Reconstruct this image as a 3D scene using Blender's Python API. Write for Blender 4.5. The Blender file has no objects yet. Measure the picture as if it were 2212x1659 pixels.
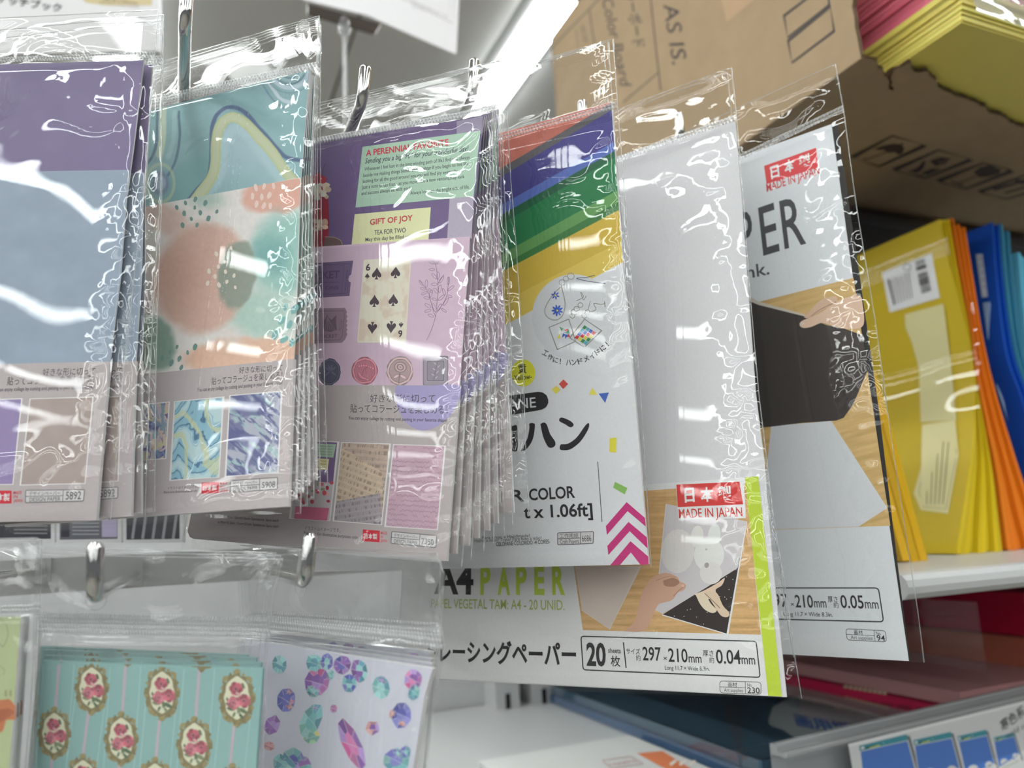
import bpy, math, random
import numpy as np
from mathutils import Vector, Matrix, Quaternion
random.seed(7)
sc = bpy.context.scene
COL = sc.collection

# ------------------------------------------------------------------ camera
F, CX, CY = 1661.0, 1106.0, 829.5            # focal length and principal point of the 2212x1659 frame
O = np.array([0.0, 0.0, 1.5])                # eye, 1.5 m above the floor
_up = np.array([-.25, 5.12, -1.0]); _up /= np.linalg.norm(_up)
_fw = np.array([0, 0, -1.0]); _yy = _fw - _up*np.dot(_fw, _up); _yy /= np.linalg.norm(_yy)
R = np.stack([np.cross(_yy, _up), _yy, _up])  # camera -> world
cam_d = bpy.data.cameras.new('camera'); cam = bpy.data.objects.new('camera', cam_d); COL.objects.link(cam)
cam_d.sensor_width = 36.0; cam_d.lens = F/2212*36.0; cam_d.clip_start = .01; cam_d.clip_end = 60
cam.matrix_world = Matrix([[*R[0], O[0]], [*R[1], O[1]], [*R[2], O[2]], [0, 0, 0, 1]])
cam_d.dof.use_dof = True; cam_d.dof.focus_distance = .375; cam_d.dof.aperture_fstop = 7.0
sc.camera = cam

# ------------------------------------------------------------------ world, exposure
sc.view_settings.view_transform = 'Standard'; sc.view_settings.look = 'None'
sc.view_settings.exposure = -0.12; sc.view_settings.gamma = 1.0; sc.view_settings.use_curve_mapping = False
w = bpy.data.worlds.new('store_air'); sc.world = w; w.use_nodes = True
w.node_tree.nodes['Background'].inputs[0].default_value = (.93, .97, 1, 1)
w.node_tree.nodes['Background'].inputs[1].default_value = .17
sc.cycles.use_denoising = True
sc.cycles.transparent_max_bounces = 48
sc.cycles.max_bounces = 5; sc.cycles.diffuse_bounces = 2; sc.cycles.glossy_bounces = 3
sc.cycles.adaptive_threshold = .05
sc.cycles.caustics_reflective = False; sc.cycles.caustics_refractive = False
sc.cycles.sample_clamp_indirect = 4.0

# ------------------------------------------------------------------ axes of the shop fitting
_az = math.radians(-23.5)
G = np.array([math.sin(_az), math.cos(_az), 0.0])     # into the shelves
S = np.array([math.cos(_az), -math.sin(_az), 0.0])    # along the shelves, to the right
Z = np.array([0, 0, 1.0])

def unit(a): a = np.asarray(a, float); return a/np.linalg.norm(a)
def rays(px, py):
    px = np.asarray(px, float); py = np.asarray(py, float)
    d = np.stack([(px-CX)/F, -(py-CY)/F, -np.ones_like(px)], -1)
    return d @ R.T
def project(P):
    c = (np.asarray(P, float)-O) @ R
    return np.stack([CX+F*c[..., 0]/-c[..., 2], CY-F*c[..., 1]/-c[..., 2]], -1)

class Plane:
    """a real plane in the shop: a point, a unit normal towards the shopper, and in-plane axes u (right), v (up)"""
    def __init__(self, point, normal, vhint=Z):
        self.o = np.asarray(point, float); self.n = unit(normal)
        self.v = unit(vhint-self.n*np.dot(vhint, self.n)); self.u = np.cross(self.v, self.n)
    def p(self, px, py, off=0.0):
        d = rays(px, py)
        t = (np.dot(self.o-O, self.n)+off)/(d @ self.n)
        return O+d*np.asarray(t)[..., None]
    def at(self, xy, off=0.0): return self.p(xy[0], xy[1], off)

def at_depth(px, py, depth): return O+rays(px, py)*depth
def at_z(px, py, z): d = rays(px, py); return O+d*(((z-O[2])/d[..., 2])[..., None])

# ------------------------------------------------------------------ materials
def lin(c):
    c = np.asarray(c, float)/255.0
    return np.where(c <= .04045, c/12.92, ((c+.055)/1.055)**2.4)
KLIT = .80                                    # picture value of a white sheet under the shop lights
def albedo(c): return np.clip(lin(c)/KLIT, .004, .93)
_mats = {}
def new_mat(name):
    m = bpy.data.materials.new(name); m.use_nodes = True; nt = m.node_tree
    return m, nt, nt.nodes['Principled BSDF']
def ink(c, rough=.55, name='ink', spec=.3, metal=0.0):
    key = (tuple(int(x) for x in c), rough, name, spec, metal)
    if key in _mats: return _mats[key]
    m, nt, b = new_mat(name)
    a = albedo(c)
    n = nt.nodes.new('ShaderNodeTexNoise'); n.inputs['Scale'].default_value = 900; n.inputs['Detail'].default_value = 1
    tc = nt.nodes.new('ShaderNodeTexCoord'); nt.links.new(tc.outputs['Object'], n.inputs['Vector'])
    r = nt.nodes.new('ShaderNodeMix'); r.data_type = 'RGBA'
    r.inputs['A'].default_value = (*(a*.96), 1); r.inputs['B'].default_value = (*np.clip(a*1.04, 0, .95), 1)
    nt.links.new(n.outputs['Fac'], r.inputs['Factor']); nt.links.new(r.outputs['Result'], b.inputs['Base Color'])
    b.inputs['Roughness'].default_value = rough; b.inputs['Specular IOR Level'].default_value = spec
    b.inputs['Metallic'].default_value = metal
    _mats[key] = m; return m
def print_mat():
    if 'print' in _mats: return _mats['print']
    m, nt, b = new_mat('printed_paper')
    a = nt.nodes.new('ShaderNodeAttribute'); a.attribute_name = 'Col'
    nt.links.new(a.outputs['Color'], b.inputs['Base Color'])
    b.inputs['Roughness'].default_value = .5; b.inputs['Specular IOR Level'].default_value = .3
    _mats['print'] = m; return m

def film_mat(name, refl=1.0, haze=0.0, bump=.25, scale=140.0, rough=.03, tint=(.985, .985, .985)):
    m = bpy.data.materials.new(name); m.use_nodes = True; nt = m.node_tree
    for n in list(nt.nodes):
        if n.type != 'OUTPUT_MATERIAL': nt.nodes.remove(n)
    out = [n for n in nt.nodes if n.type == 'OUTPUT_MATERIAL'][0]
    N = lambda t: nt.nodes.new(t)
    tc = N('ShaderNodeTexCoord'); no = N('ShaderNodeTexNoise'); no.inputs['Scale'].default_value = scale
    no.inputs['Detail'].default_value = 2.0; no.inputs['Distortion'].default_value = 1.2
    nt.links.new(tc.outputs['Object'], no.inputs['Vector'])
    bp = N('ShaderNodeBump'); bp.inputs['Strength'].default_value = bump; bp.inputs['Distance'].default_value = .002
    nt.links.new(no.outputs['Fac'], bp.inputs['Height'])
    ge = N('ShaderNodeNewGeometry'); io = N('ShaderNodeMix'); io.data_type = 'FLOAT'     # same reflection from either side of the thin sheet
    io.inputs['A'].default_value = 1.5; io.inputs['B'].default_value = 1/1.5; nt.links.new(ge.outputs['Backfacing'], io.inputs['Factor'])
    fr = N('ShaderNodeFresnel'); nt.links.new(io.outputs['Result'], fr.inputs['IOR']); bump > 0 and nt.links.new(bp.outputs['Normal'], fr.inputs['Normal'])
    mu = N('ShaderNodeMath'); mu.operation = 'MULTIPLY'; mu.use_clamp = True; mu.inputs[1].default_value = refl
    nt.links.new(fr.outputs['Fac'], mu.inputs[0])
    tr = N('ShaderNodeBsdfTransparent'); tr.inputs['Color'].default_value = (*tint, 1)
    gl = N('ShaderNodeBsdfGlossy'); gl.inputs['Roughness'].default_value = rough
    bump > 0 and nt.links.new(bp.outputs['Normal'], gl.inputs['Normal'])
    mx = N('ShaderNodeMixShader')
    nt.links.new(mu.outputs[0], mx.inputs['Fac']); nt.links.new(gl.outputs[0], mx.inputs[2])
    if haze > 0:
        df = N('ShaderNodeBsdfDiffuse'); df.inputs['Color'].default_value = (.85, .86, .87, 1)
        tl = N('ShaderNodeBsdfTranslucent'); tl.inputs['Color'].default_value = (.85, .86, .87, 1)
        m1 = N('ShaderNodeMixShader'); m1.inputs['Fac'].default_value = .35
        nt.links.new(df.outputs[0], m1.inputs[1]); nt.links.new(tl.outputs[0], m1.inputs[2])
        m2 = N('ShaderNodeMixShader'); m2.inputs['Fac'].default_value = haze
        nt.links.new(tr.outputs[0], m2.inputs[1]); nt.links.new(m1.outputs[0], m2.inputs[2])
        nt.links.new(m2.outputs[0], mx.inputs[1])
    else:
        nt.links.new(tr.outputs[0], mx.inputs[1])
    nt.links.new(mx.outputs[0], out.inputs['Surface'])
    return m
FILM = film_mat('clear_film', refl=1.3, bump=0, rough=0, tint=(1, 1, 1))
FILM_HAZY = film_mat('hazy_film', refl=1.3, haze=.035, bump=0, rough=.02, tint=(1, 1, 1))
FILM_BACK = film_mat('clear_film_back', refl=.8, bump=0, rough=0, tint=(1, 1, 1))
SEAL = film_mat('sealed_film_edge', refl=2.6, haze=.35, bump=0, scale=420)
ZIPM = film_mat('zip_film', refl=2.6, haze=.42, bump=0, scale=300, rough=.06)
RAIL = film_mat('frosted_rail', refl=1.2, haze=.38, bump=0, rough=.15)
ACRYL = film_mat('clear_acrylic', refl=1.0, bump=0, rough=0)

def metal(name, c, rough):
    m, nt, b = new_mat(name)
    b.inputs['Base Color'].default_value = (*c, 1); b.inputs['Metallic'].default_value = 1; b.inputs['Roughness'].default_value = rough
    n = nt.nodes.new('ShaderNodeTexNoise'); n.inputs['Scale'].default_value = 500
    bp = nt.nodes.new('ShaderNodeBump'); bp.inputs['Strength'].default_value = .06; bp.inputs['Distance'].default_value = .0005
    nt.links.new(n.outputs['Fac'], bp.inputs['Height']); nt.links.new(bp.outputs['Normal'], b.inputs['Normal'])
    return m
CHROME = metal('chrome', (.70, .69, .68), .05)

KENV = 1.25                                   # the shop fitting stands nearer the lamps
def surf(name, c, rough=.5, var=.06, scale=12.0, bump=0.0, bscale=200.0, spec=.4, stretch=(1, 1, 1), gain=1.0):
    """plain procedural surface: base colour with a little noise of its own"""
    m, nt, b = new_mat(name); a = albedo(c)*KLIT/KENV*gain
    tc = nt.nodes.new('ShaderNodeTexCoord'); mp = nt.nodes.new('ShaderNodeMapping'); mp.inputs['Scale'].default_value = stretch
    nt.links.new(tc.outputs['Object'], mp.inputs['Vector'])
    n = nt.nodes.new('ShaderNodeTexNoise'); n.inputs['Scale'].default_value = scale; n.inputs['Detail'].default_value = 5
    nt.links.new(mp.outputs['Vector'], n.inputs['Vector'])
    r = nt.nodes.new('ShaderNodeMix'); r.data_type = 'RGBA'
    r.inputs['A'].default_value = (*np.clip(a*(1-var), 0, .95), 1); r.inputs['B'].default_value = (*np.clip(a*(1+var), 0, .95), 1)
    nt.links.new(n.outputs['Fac'], r.inputs['Factor']); nt.links.new(r.outputs['Result'], b.inputs['Base Color'])
    b.inputs['Roughness'].default_value = rough; b.inputs['Specular IOR Level'].default_value = spec
    if bump:
        n2 = nt.nodes.new('ShaderNodeTexNoise'); n2.inputs['Scale'].default_value = bscale; n2.inputs['Detail'].default_value = 4
        nt.links.new(mp.outputs['Vector'], n2.inputs['Vector'])
        bp = nt.nodes.new('ShaderNodeBump'); bp.inputs['Strength'].default_value = bump; bp.inputs['Distance'].default_value = .001
        nt.links.new(n2.outputs['Fac'], bp.inputs['Height']); nt.links.new(bp.outputs['Normal'], b.inputs['Normal'])
    return m
def emit(name, c, strength):
    m = bpy.data.materials.new(name); m.use_nodes = True; nt = m.node_tree
    for n in list(nt.nodes):
        if n.type != 'OUTPUT_MATERIAL': nt.nodes.remove(n)
    out = [n for n in nt.nodes if n.type == 'OUTPUT_MATERIAL'][0]
    e = nt.nodes.new('ShaderNodeEmission'); e.inputs[0].default_value = (*c, 1); e.inputs[1].default_value = strength
    nt.links.new(e.outputs[0], out.inputs['Surface']); return m

# ------------------------------------------------------------------ mesh building
class MB:
    """collects shapes (world coordinates) and links them as ONE mesh object"""
    def __init__(self): self.v = []; self.n = 0; self.f = []; self.m = []; self.mats = []; self.c = []; self.smooth = []
    def mi(self, mat):
        if mat not in self.mats: self.mats.append(mat)
        return self.mats.index(mat)
    def add(self, verts, faces, mat, col=None, smooth=False):
        verts = np.asarray(verts, float).reshape(-1, 3); b = self.n; k = self.mi(mat)
        self.v.append(verts); self.n += len(verts)
        self.c.append(np.ones((len(verts), 3)) if col is None else np.asarray(col, float).reshape(-1, 3))
        self.f += [[i+b for i in f] for f in faces]; self.m += [k]*len(faces); self.smooth += [smooth]*len(faces)
        return self
    def box(self, o, a, b, c, mat):
        """parallelepiped from corner o along the vectors a, b, c"""
        o, a, b, c = (np.asarray(x, float) for x in (o, a, b, c))
        V = [o, o+a, o+a+b, o+b, o+c, o+a+c, o+a+b+c, o+b+c]
        fs = [(0, 3, 2, 1), (4, 5, 6, 7), (0, 1, 5, 4), (1, 2, 6, 5), (2, 3, 7, 6), (3, 0, 4, 7)]
        if np.dot(np.cross(a, b), c) < 0: fs = [f[::-1] for f in fs]
        return self.add(V, fs, mat)
    def prism(self, pts, d, mat, side=None):
        """polygon pts extruded by the vector d"""
        pts = np.asarray(pts, float); n = len(pts); d = np.asarray(d, float)
        V = np.concatenate([pts, pts+d]); fs = [tuple(range(n)), tuple(range(2*n-1, n-1, -1))]
        self.add(V, fs, mat)
        return self.add(V, [(i, i+n, (i+1) % n+n, (i+1) % n) for i in range(n)], side or mat)
    def tube(self, path, r, mat, k=14, cap=True):
        path = [np.asarray(p, float) for p in path]; rs = r if hasattr(r, '__len__') else [r]*len(path)
        t0 = unit(path[1]-path[0]); a = np.cross(t0, Z)
        if np.linalg.norm(a) < .1: a = np.cross(t0, np.array([1., 0, 0]))
        a = unit(a); V = []
        for i, p in enumerate(path):
            t = unit(path[min(i+1, len(path)-1)]-path[max(i-1, 0)])
            a = unit(a-t*np.dot(a, t)); b = np.cross(t, a)
            for j in range(k):
                th = 2*math.pi*j/k; V.append(p+rs[i]*(math.cos(th)*a+math.sin(th)*b))
        fs = []
        for i in range(len(path)-1):
            for j in range(k):
                j2 = (j+1) % k; fs.append((i*k+j, i*k+j2, (i+1)*k+j2, (i+1)*k+j))
        self.add(V, fs, mat, smooth=True)
        if cap:
            self.add(V[:k], [tuple(range(k-1, -1, -1))], mat); self.add(V[-k:], [tuple(range(k))], mat)
        return self
    def grid(self, P, mat, col=None, smooth=True, flip=False):
        nv, nu = P.shape[:2]; idx = np.arange(nu*nv).reshape(nv, nu)
        q = np.stack([idx[:-1, :-1], idx[:-1, 1:], idx[1:, 1:], idx[1:, :-1]], -1).reshape(-1, 4)
        if flip: q = q[:, ::-1]
        return self.add(P.reshape(-1, 3), q.tolist(), mat, None if col is None else col.reshape(-1, 3), smooth)
    def build(self, name, parent=None, base=None):
        me = bpy.data.meshes.new(name)
        V = np.concatenate(self.v) if self.v else np.zeros((0, 3))
        if base is None: base = np.array(parent['_base']) if parent is not None and '_base' in parent else np.zeros(3)
        V = V-base
        me.from_pydata(V.tolist(), [], self.f)
        for m in self.mats: me.materials.append(m)
        me.polygons.foreach_set('material_index', np.array(self.m, np.int32))
        me.polygons.foreach_set('use_smooth', np.array(self.smooth, bool))
        C = np.concatenate(self.c)
        if (C != 1).any():
            at = me.color_attributes.new('Col', 'FLOAT_COLOR', 'POINT')
            at.data.foreach_set('color', np.concatenate([C, np.ones((len(C), 1))], 1).astype(np.float32).ravel())
        me.update()
        o = bpy.data.objects.new(name, me); COL.objects.link(o)
        if parent is not None: o.parent = parent
        else: o.location = base
        return o

def tag(o, label, cat, group=None):
    o['label'] = label; o['category'] = cat
    if group: o['group'] = group
    return o
def thing(name, label, cat, base, group=None):
    o = bpy.data.objects.new(name, None); COL.objects.link(o); o.location = base
    o.empty_display_size = .01; o['_base'] = [float(x) for x in base]
    return tag(o, label, cat, group)
def struct(o): o['kind'] = 'structure'; return o
def part_of(parent, name, mb): return mb.build(name, parent)
def copy_tree(root, label, loc=None, quat=None, group=None, skip=()):
    r = root.copy(); COL.objects.link(r); r['label'] = label
    if group: r['group'] = group
    for ch in list(root.children):
        if ch.name.split('.')[0] in skip: continue
        c = ch.copy(); COL.objects.link(c); c.parent = r
        for gch in list(ch.children):
            if gch.name.split('.')[0] in skip: continue
            d = gch.copy(); COL.objects.link(d); d.parent = c
    if loc is not None: r.location = loc
    if quat is not None: r.rotation_mode = 'QUATERNION'; r.rotation_quaternion = quat
    return r

# ------------------------------------------------------------------ noise
def _hash(ix, iy, seed):
    h = (ix*374761393+iy*668265263+seed*1442695041) & 0xffffffff
    h = ((h ^ (h >> 13))*1274126177) & 0xffffffff
    return ((h ^ (h >> 16)) & 0xffff)/65535.0
def vnoise(x, y, seed=0):
    x = np.asarray(x, float); y = np.asarray(y, float)
    ix = np.floor(x).astype(np.int64); iy = np.floor(y).astype(np.int64); fx = x-ix; fy = y-iy
    fx = fx*fx*fx*(fx*(fx*6-15)+10); fy = fy*fy*fy*(fy*(fy*6-15)+10)
    a = _hash(ix, iy, seed); b = _hash(ix+1, iy, seed); c = _hash(ix, iy+1, seed); d = _hash(ix+1, iy+1, seed)
    return (a*(1-fx)+b*fx)*(1-fy)+(c*(1-fx)+d*fx)*fy
def fbm(x, y, seed=0, oct=4):
    s = 0; a = .5; f = 1
    for i in range(oct): s = s+a*vnoise(x*f, y*f, seed+i*17); a *= .5; f *= 2.03
    return s/(1-.5**oct)
def sst(a, b, x): t = np.clip((x-a)/(b-a), 0, 1); return t*t*(3-2*t)

# ------------------------------------------------------------------ printing on a plane (positions read off the photograph, laid on the real plane)
_glyph = {}
def glyphs(s, bold=0.0, res=3):
    k = (s, bold)
    if k not in _glyph:
        cu = bpy.data.curves.new('t', 'FONT'); cu.body = s; cu.resolution_u = res; cu.dimensions = '2D'; cu.fill_mode = 'FRONT'; cu.offset = bold
        ob = bpy.data.objects.new('t', cu); COL.objects.link(ob)
        me = bpy.data.meshes.new_from_object(ob)
        V = np.zeros(len(me.vertices)*3); me.vertices.foreach_get('co', V); V = V.reshape(-1, 3)
        Fc = [list(p.vertices) for p in me.polygons]
        bpy.data.objects.remove(ob); bpy.data.curves.remove(cu); bpy.data.meshes.remove(me)
        _glyph[k] = (V, Fc)
    return _glyph[k]
LAY = 2.5e-5
class Art(MB):
    def __init__(self, plane, lift=0.0): super().__init__(); self.pl = plane; self.lift = lift; self.k = 0
    def off(self, layer): self.k = (self.k+1) % 24; return self.lift+layer*LAY+self.k*1e-6     # no two inks exactly coplanar
    def poly(self, pts, c, layer=1, mat=None):
        pts = np.asarray(pts, float); P = self.pl.p(pts[:, 0], pts[:, 1], self.off(layer))
        nrm = np.zeros(3)
        for i in range(len(P)): nrm += np.cross(P[i]-P[0], P[(i+1) % len(P)]-P[0])
        f = list(range(len(P)))
        if np.dot(nrm, self.pl.n) < 0: f = f[::-1]
        return self.add(P, [f], mat or ink(c))
    def line(self, pts, w, c, layer=2, closed=False, mat=None):
        pts = [np.asarray(p, float) for p in pts]; n = len(pts); L = []; Rr = []
        for i in range(n):
            a = pts[(i-1) % n] if closed or i > 0 else pts[i]; b = pts[(i+1) % n] if closed or i < n-1 else pts[i]
            t = (b-a)/(np.hypot(*(b-a))+1e-9); q = np.array([-t[1], t[0]])*w/2
            if 0 < i < n-1 or closed:
                t1 = (pts[i]-a)/(np.hypot(*(pts[i]-a))+1e-9); cs = max(.35, abs(np.dot(t, t1))); q = q/cs
            L.append(pts[i]+q); Rr.append(pts[i]-q)
        A = np.array(L+Rr); P = self.pl.p(A[:, 0], A[:, 1], self.off(layer)); m = n if closed else n-1
        return self.add(P, [(i, (i+1) % n, n+(i+1) % n, n+i) for i in range(m)], mat or ink(c))
    def ell(self, cx, cy, rx, ry, c, layer=2, rot=0.0, n=20, jit=0.0, seed=0):
        rr = random.Random(seed); ca, sa = math.cos(rot), math.sin(rot); pts = []
        for i in range(n):
            t = 2*math.pi*i/n; k = 1+jit*(rr.random()-.5)*2; x, y = rx*k*math.cos(t), ry*k*math.sin(t); pts.append((cx+x*ca-y*sa, cy+x*sa+y*ca))
        return self.poly(pts, c, layer)
    def ring(self, cx, cy, rx, ry, w, c, layer=3, rot=0.0, n=24):
        ca, sa = math.cos(rot), math.sin(rot)
        return self.line([(cx+rx*math.cos(t)*ca-ry*math.sin(t)*sa, cy+rx*math.cos(t)*sa+ry*math.sin(t)*ca) for t in [2*math.pi*i/n for i in range(n)]], w, c, layer, True)
    def rrect(self, q, r, w, c, layer=2, fill=None):
        """rounded rectangle outline through the four corners q (TL TR BR BL)"""
        q = [np.asarray(p, float) for p in q]; pts = []
        for i in range(4):
            p = q[i]; a = q[i-1]-p; b = q[(i+1) % 4]-p; a = a/np.hypot(*a)*r; b = b/np.hypot(*b)*r
            for t in np.linspace(0, 1, 5): pts.append((1-t)**2*(p+a)+2*t*(1-t)*p+t*t*(p+b))
        if fill is not None: self.poly(pts, fill, layer)
        if w: self.line(pts, w, c, layer+1, True)
        return self
    def text(self, s, A, B, h, c, layer=4, bold=0.0, up=None, shear=0.0, mat=None, full=False):
        """string s: baseline from pixel A to pixel B, h = height in pixels of its tallest sign"""
        V, Fc = glyphs(s, bold)
        if not len(V): return self
        x0, x1 = V[:, 0].min(), V[:, 0].max(); y0, y1 = (V[:, 1].min() if full else 0.0), V[:, 1].max()
        A = np.asarray(A, float); B = np.asarray(B, float)
        of = self.off(layer); PA = self.pl.at(A, of); PB = self.pl.at(B, of)
        if up is None:
            d = project(PA+self.pl.v*.002)-A; d = d/np.hypot(*d)
        else: d = np.asarray(up, float)/np.hypot(*up)
        U = self.pl.at(A+d*h, of)-PA
        x = (V[:, 0]-x0)/(x1-x0); y = (V[:, 1]-y0)/(y1-y0)
        P = PA+(x)[:, None]*(PB-PA)+y[:, None]*(U+shear*unit(PB-PA)*np.linalg.norm(U))
        return self.add(P, Fc, mat or ink(c))
    def paint(self, q, nu, nv, fn, layer=1):
        """fine grid over the quad q (TL TR BR BL); fn(X, Y, s, t) gives the printed colour (0..255) at every point"""
        of = self.off(layer); Q = [self.pl.at(p, of) for p in q]
        s = np.linspace(0, 1, nu)[None, :, None]; t = np.linspace(0, 1, nv)[:, None, None]
        P = (Q[0]*(1-s)+Q[1]*s)*(1-t)+(Q[3]*(1-s)+Q[2]*s)*t
        XY = project(P); C = fn(XY[..., 0], XY[..., 1], np.broadcast_to(s[..., 0], XY.shape[:2]), np.broadcast_to(t[..., 0], XY.shape[:2]))
        return self.grid(P, print_mat(), albedo(C), flip=True)
def mixc(base, c, a): return base*(1-a[..., None])+np.asarray(c, float)*a[..., None]
def const(c, like): return np.ones(like.shape+(3,))*np.asarray(c, float)
def soft_ell(X, Y, cx, cy, rx, ry, rot=0, soft=.25, wob=0.0, seed=0):
    ca, sa = math.cos(rot), math.sin(rot); x = (X-cx)*ca+(Y-cy)*sa; y = -(X-cx)*sa+(Y-cy)*ca
    r = np.hypot(x/rx, y/ry)
    if wob: r = r+wob*(fbm(X/22, Y/22, seed)-.5)
    return 1-sst(1-soft, 1+soft*.4, r)
def pdist(X, Y, pts):
    d = np.full(X.shape, 1e9); pts = np.asarray(pts, float)
    for a, b in zip(pts[:-1], pts[1:]):
        e = b-a; t = np.clip(((X-a[0])*e[0]+(Y-a[1])*e[1])/(e@e+1e-9), 0, 1)
        d = np.minimum(d, np.hypot(X-a[0]-t*e[0], Y-a[1]-t*e[1]))
    return d
def spline(pts, n=12):
    pts = [np.asarray(p, float) for p in pts]; out = []; P = [2*pts[0]-pts[1]]+pts+[2*pts[-1]-pts[-2]]
    for i in range(1, len(P)-2):
        for k in range(n):
            t = k/n; a, b, c, d = P[i-1:i+3]
            out.append(.5*((2*b)+(c-a)*t+(2*a-5*b+4*c-d)*t*t+(3*b-a-3*c+d)*t**3))
    out.append(pts[-1]); return out
def crop(ox, oy, k): return lambda *ps: [(ox+x/k, oy+y/k) for x, y in ps]

# ================================================================== shop shell and lights
def W(g, s, z): return O+g*G+s*S+z*Z
PG = lambda g: Plane(W(g, 0, 0), -G)
PS = lambda s: Plane(W(0, s, 0), -S)
PZ = lambda z: Plane(W(0, 0, z), Z, G)
PZd = lambda z: Plane(W(0, 0, z), -Z, -G)
CEIL = 1.22

M_ceil = surf('ceiling_board', (255, 253, 246), .8, .03, 6, gain=1.45)
M_floor = surf('floor_vinyl', (140, 136, 128), .35, .05, 3)
M_wall = surf('wall_paint', (205, 203, 197), .8, .03, 4)
M_white = surf('white_painted_steel', (226, 226, 225), .32, .02, 8, spec=.5)
M_house = surf('fixture_white', (222, 228, 230), .4, .02, 8)
M_lamp = emit('lamp_diffuser', (.95, 1.0, .985), 19.0)

mb = MB(); mb.box(W(-7, -8, -1.56), G*15, S*15, Z*.06, M_floor); struct(mb.build('floor'))
mb = MB(); mb.box(W(-7, -8, CEIL), G*15, S*15, Z*.06, M_ceil)
struct(mb.build('ceiling'))
mb = MB(); mb.box(W(7.9, -8, -1.5), G*.1, S*15, Z*(1.5+CEIL), M_wall); struct(mb.build('wall_far'))
mb = MB(); M_seam = surf('ceiling_seam', (120, 118, 112), .8)
for gg in (1.0, 2.35, 3.7, 5.05): mb.box(W(gg, -5, CEIL-.002), G*.006, S*11, Z*.0025, M_seam)
for ss in (-1.2, .35, 2.4): mb.box(W(-4, ss, CEIL-.002), G*12, S*.006, Z*.0025, M_seam)
struct(mb.build('trim_1'))

# rows of strip lamps along the aisle; the row over the shelves is the one in the photograph
LIGHTS = []
row_s = [.767+.95*k for k in (-8, -7, -6, -5, -4, -3, -2, -1, 0, 1)]
for ri, rs in enumerate(row_s):
    for k in range(-5, 4):
        g0 = 1.36+1.5*k
        seen = abs(rs-.767) < .01 and k in (-1, 0, 1)
        r = thing('ceiling_light', 'white strip lamp on the ceiling of the shop', 'ceiling light', W(g0+.74, rs, CEIL), 'strip lamps on the ceiling')
        h = MB()
        h.prism([W(g0, rs-.047, CEIL-.012), W(g0, rs-.075, CEIL), W(g0, rs+.075, CEIL), W(g0, rs+.047, CEIL-.012)], G*1.485, M_house)
        for gg in (g0, g0+1.475): h.box(W(gg, rs-.047, CEIL-.022), G*.01, S*.094, Z*.012, M_house)
        h.build('housing', r)
        d = MB(); d.box(W(g0+.01, rs-.045, CEIL-.020), G*1.465, S*.090, Z*.010, M_lamp); d.build('diffuser', r)

# ================================================================== shelf unit on the right
M_shelf_in = surf('shelf_back_shaded', (92, 90, 90), .6, .05, 30)  # back panel colour darkened, painting in the shade inside the shelves
M_slot = surf('slot_dark', (22, 22, 24), .8)
su = thing('shelf_unit', 'white steel shelf unit with colour paper bundles on its boards', 'shelf', W(.5, .8, -1.5))
M_shaded = surf('shaded_steel', (70, 62, 60), .5)  # top board's white steel coloured dark, with its underside shade painted in
def board(g0, g1, s0, s1, zt, th, name, mat=M_white):
    m = MB()
    pts = [W(g1, s0, zt), W(g1, s0, zt-th), W(g0+.008, s0, zt-th)]
    for a in np.linspace(-.5*math.pi, .5*math.pi, 7): pts.append(W(g0+.008-.008*math.cos(a), s0, zt-th/2+th/2*math.sin(a)))
    m.prism(pts, S*(s1-s0), mat); m.build(name, su)
board(.365, .92, .425, 1.7, -.0366, .017, 'shelf_board')
board(.60, .92, .50, 1.7, .352, .02, 'shelf_board', M_shaded)
board(.50, .92, -.25, 1.7, -.2, .02, 'shelf_board')
m = MB(); m.box(W(.45, .408, -.055), G*.47, S*.006, Z*.265, M_white); m.build('side_panel', su)  # unseen panel, added to keep light from the left out of the shelves
m = MB(); m.box(W(.925, -.25, -1.5), G*.02, S*.66, Z*1.52, M_white); m.build('pegboard', su)
m = MB(); m.box(W(.925, .412, -1.5), G*.02, S*1.29, Z*1.86, M_shelf_in); m.build('back_panel', su)
for s0 in (.345, .392, 1.62):
    m = MB(); m.box(W(.885, s0, -1.5), G*.04, S*.03, Z*1.52, M_white)
    for zz in np.arange(-.5, .0, .03): m.box(W(.8845, s0+.012, zz), G*.002, S*.006, Z*.017, M_slot)
    m.build('upright', su)
# clear price rail along the lower board
pr = MB(); pA = PG(.4855).p(1832, 1607); pB = PG(.4855).p(2217, 1513); Dr = (pB-pA)/float((pB-pA) @ S); p0 = pA+Dr*(.415-float((pA-O) @ S))   # the rail hangs a touch out of level
Rp = lambda g, dz: p0+G*(g-.4855)+Z*dz
pr.box(Rp(.484, .001), G*.016, Dr*1.2, Z*.0025, RAIL); pr.box(Rp(.493, .0005), G*.007, Dr*1.2, Z*.0075, RAIL); pr.box(Rp(.488, -.040), G*.012, Dr*1.2, Z*.004, RAIL)
pr.tube([Rp(.484, .0035), Rp(.484, .0035)+Dr*1.19], .0016, RAIL, 8); pr.tube([Rp(.492, .0085), Rp(.492, .0085)+Dr*1.19], .0014, RAIL, 8)
pr.box(Rp(.4840, -.038), G*.0006, Dr*1.2, Z*.036, ACRYL); pr.box(Rp(.499, -.038), G*.0012, Dr*1.2, Z*.046, RAIL)
pr.build('price_rail', su)
dv = MB(); pe = PG(.53).p(2140, 1510); sd = float((pe-O) @ S)
dv.box(W(.53, sd, -.2), G*.38, S*.002, Z*.115, ACRYL)
tag(dv.build('shelf_divider', base=W(.53, sd, -.2)), 'clear acrylic divider standing among the crimson paper packs on the lower board', 'divider')

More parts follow.
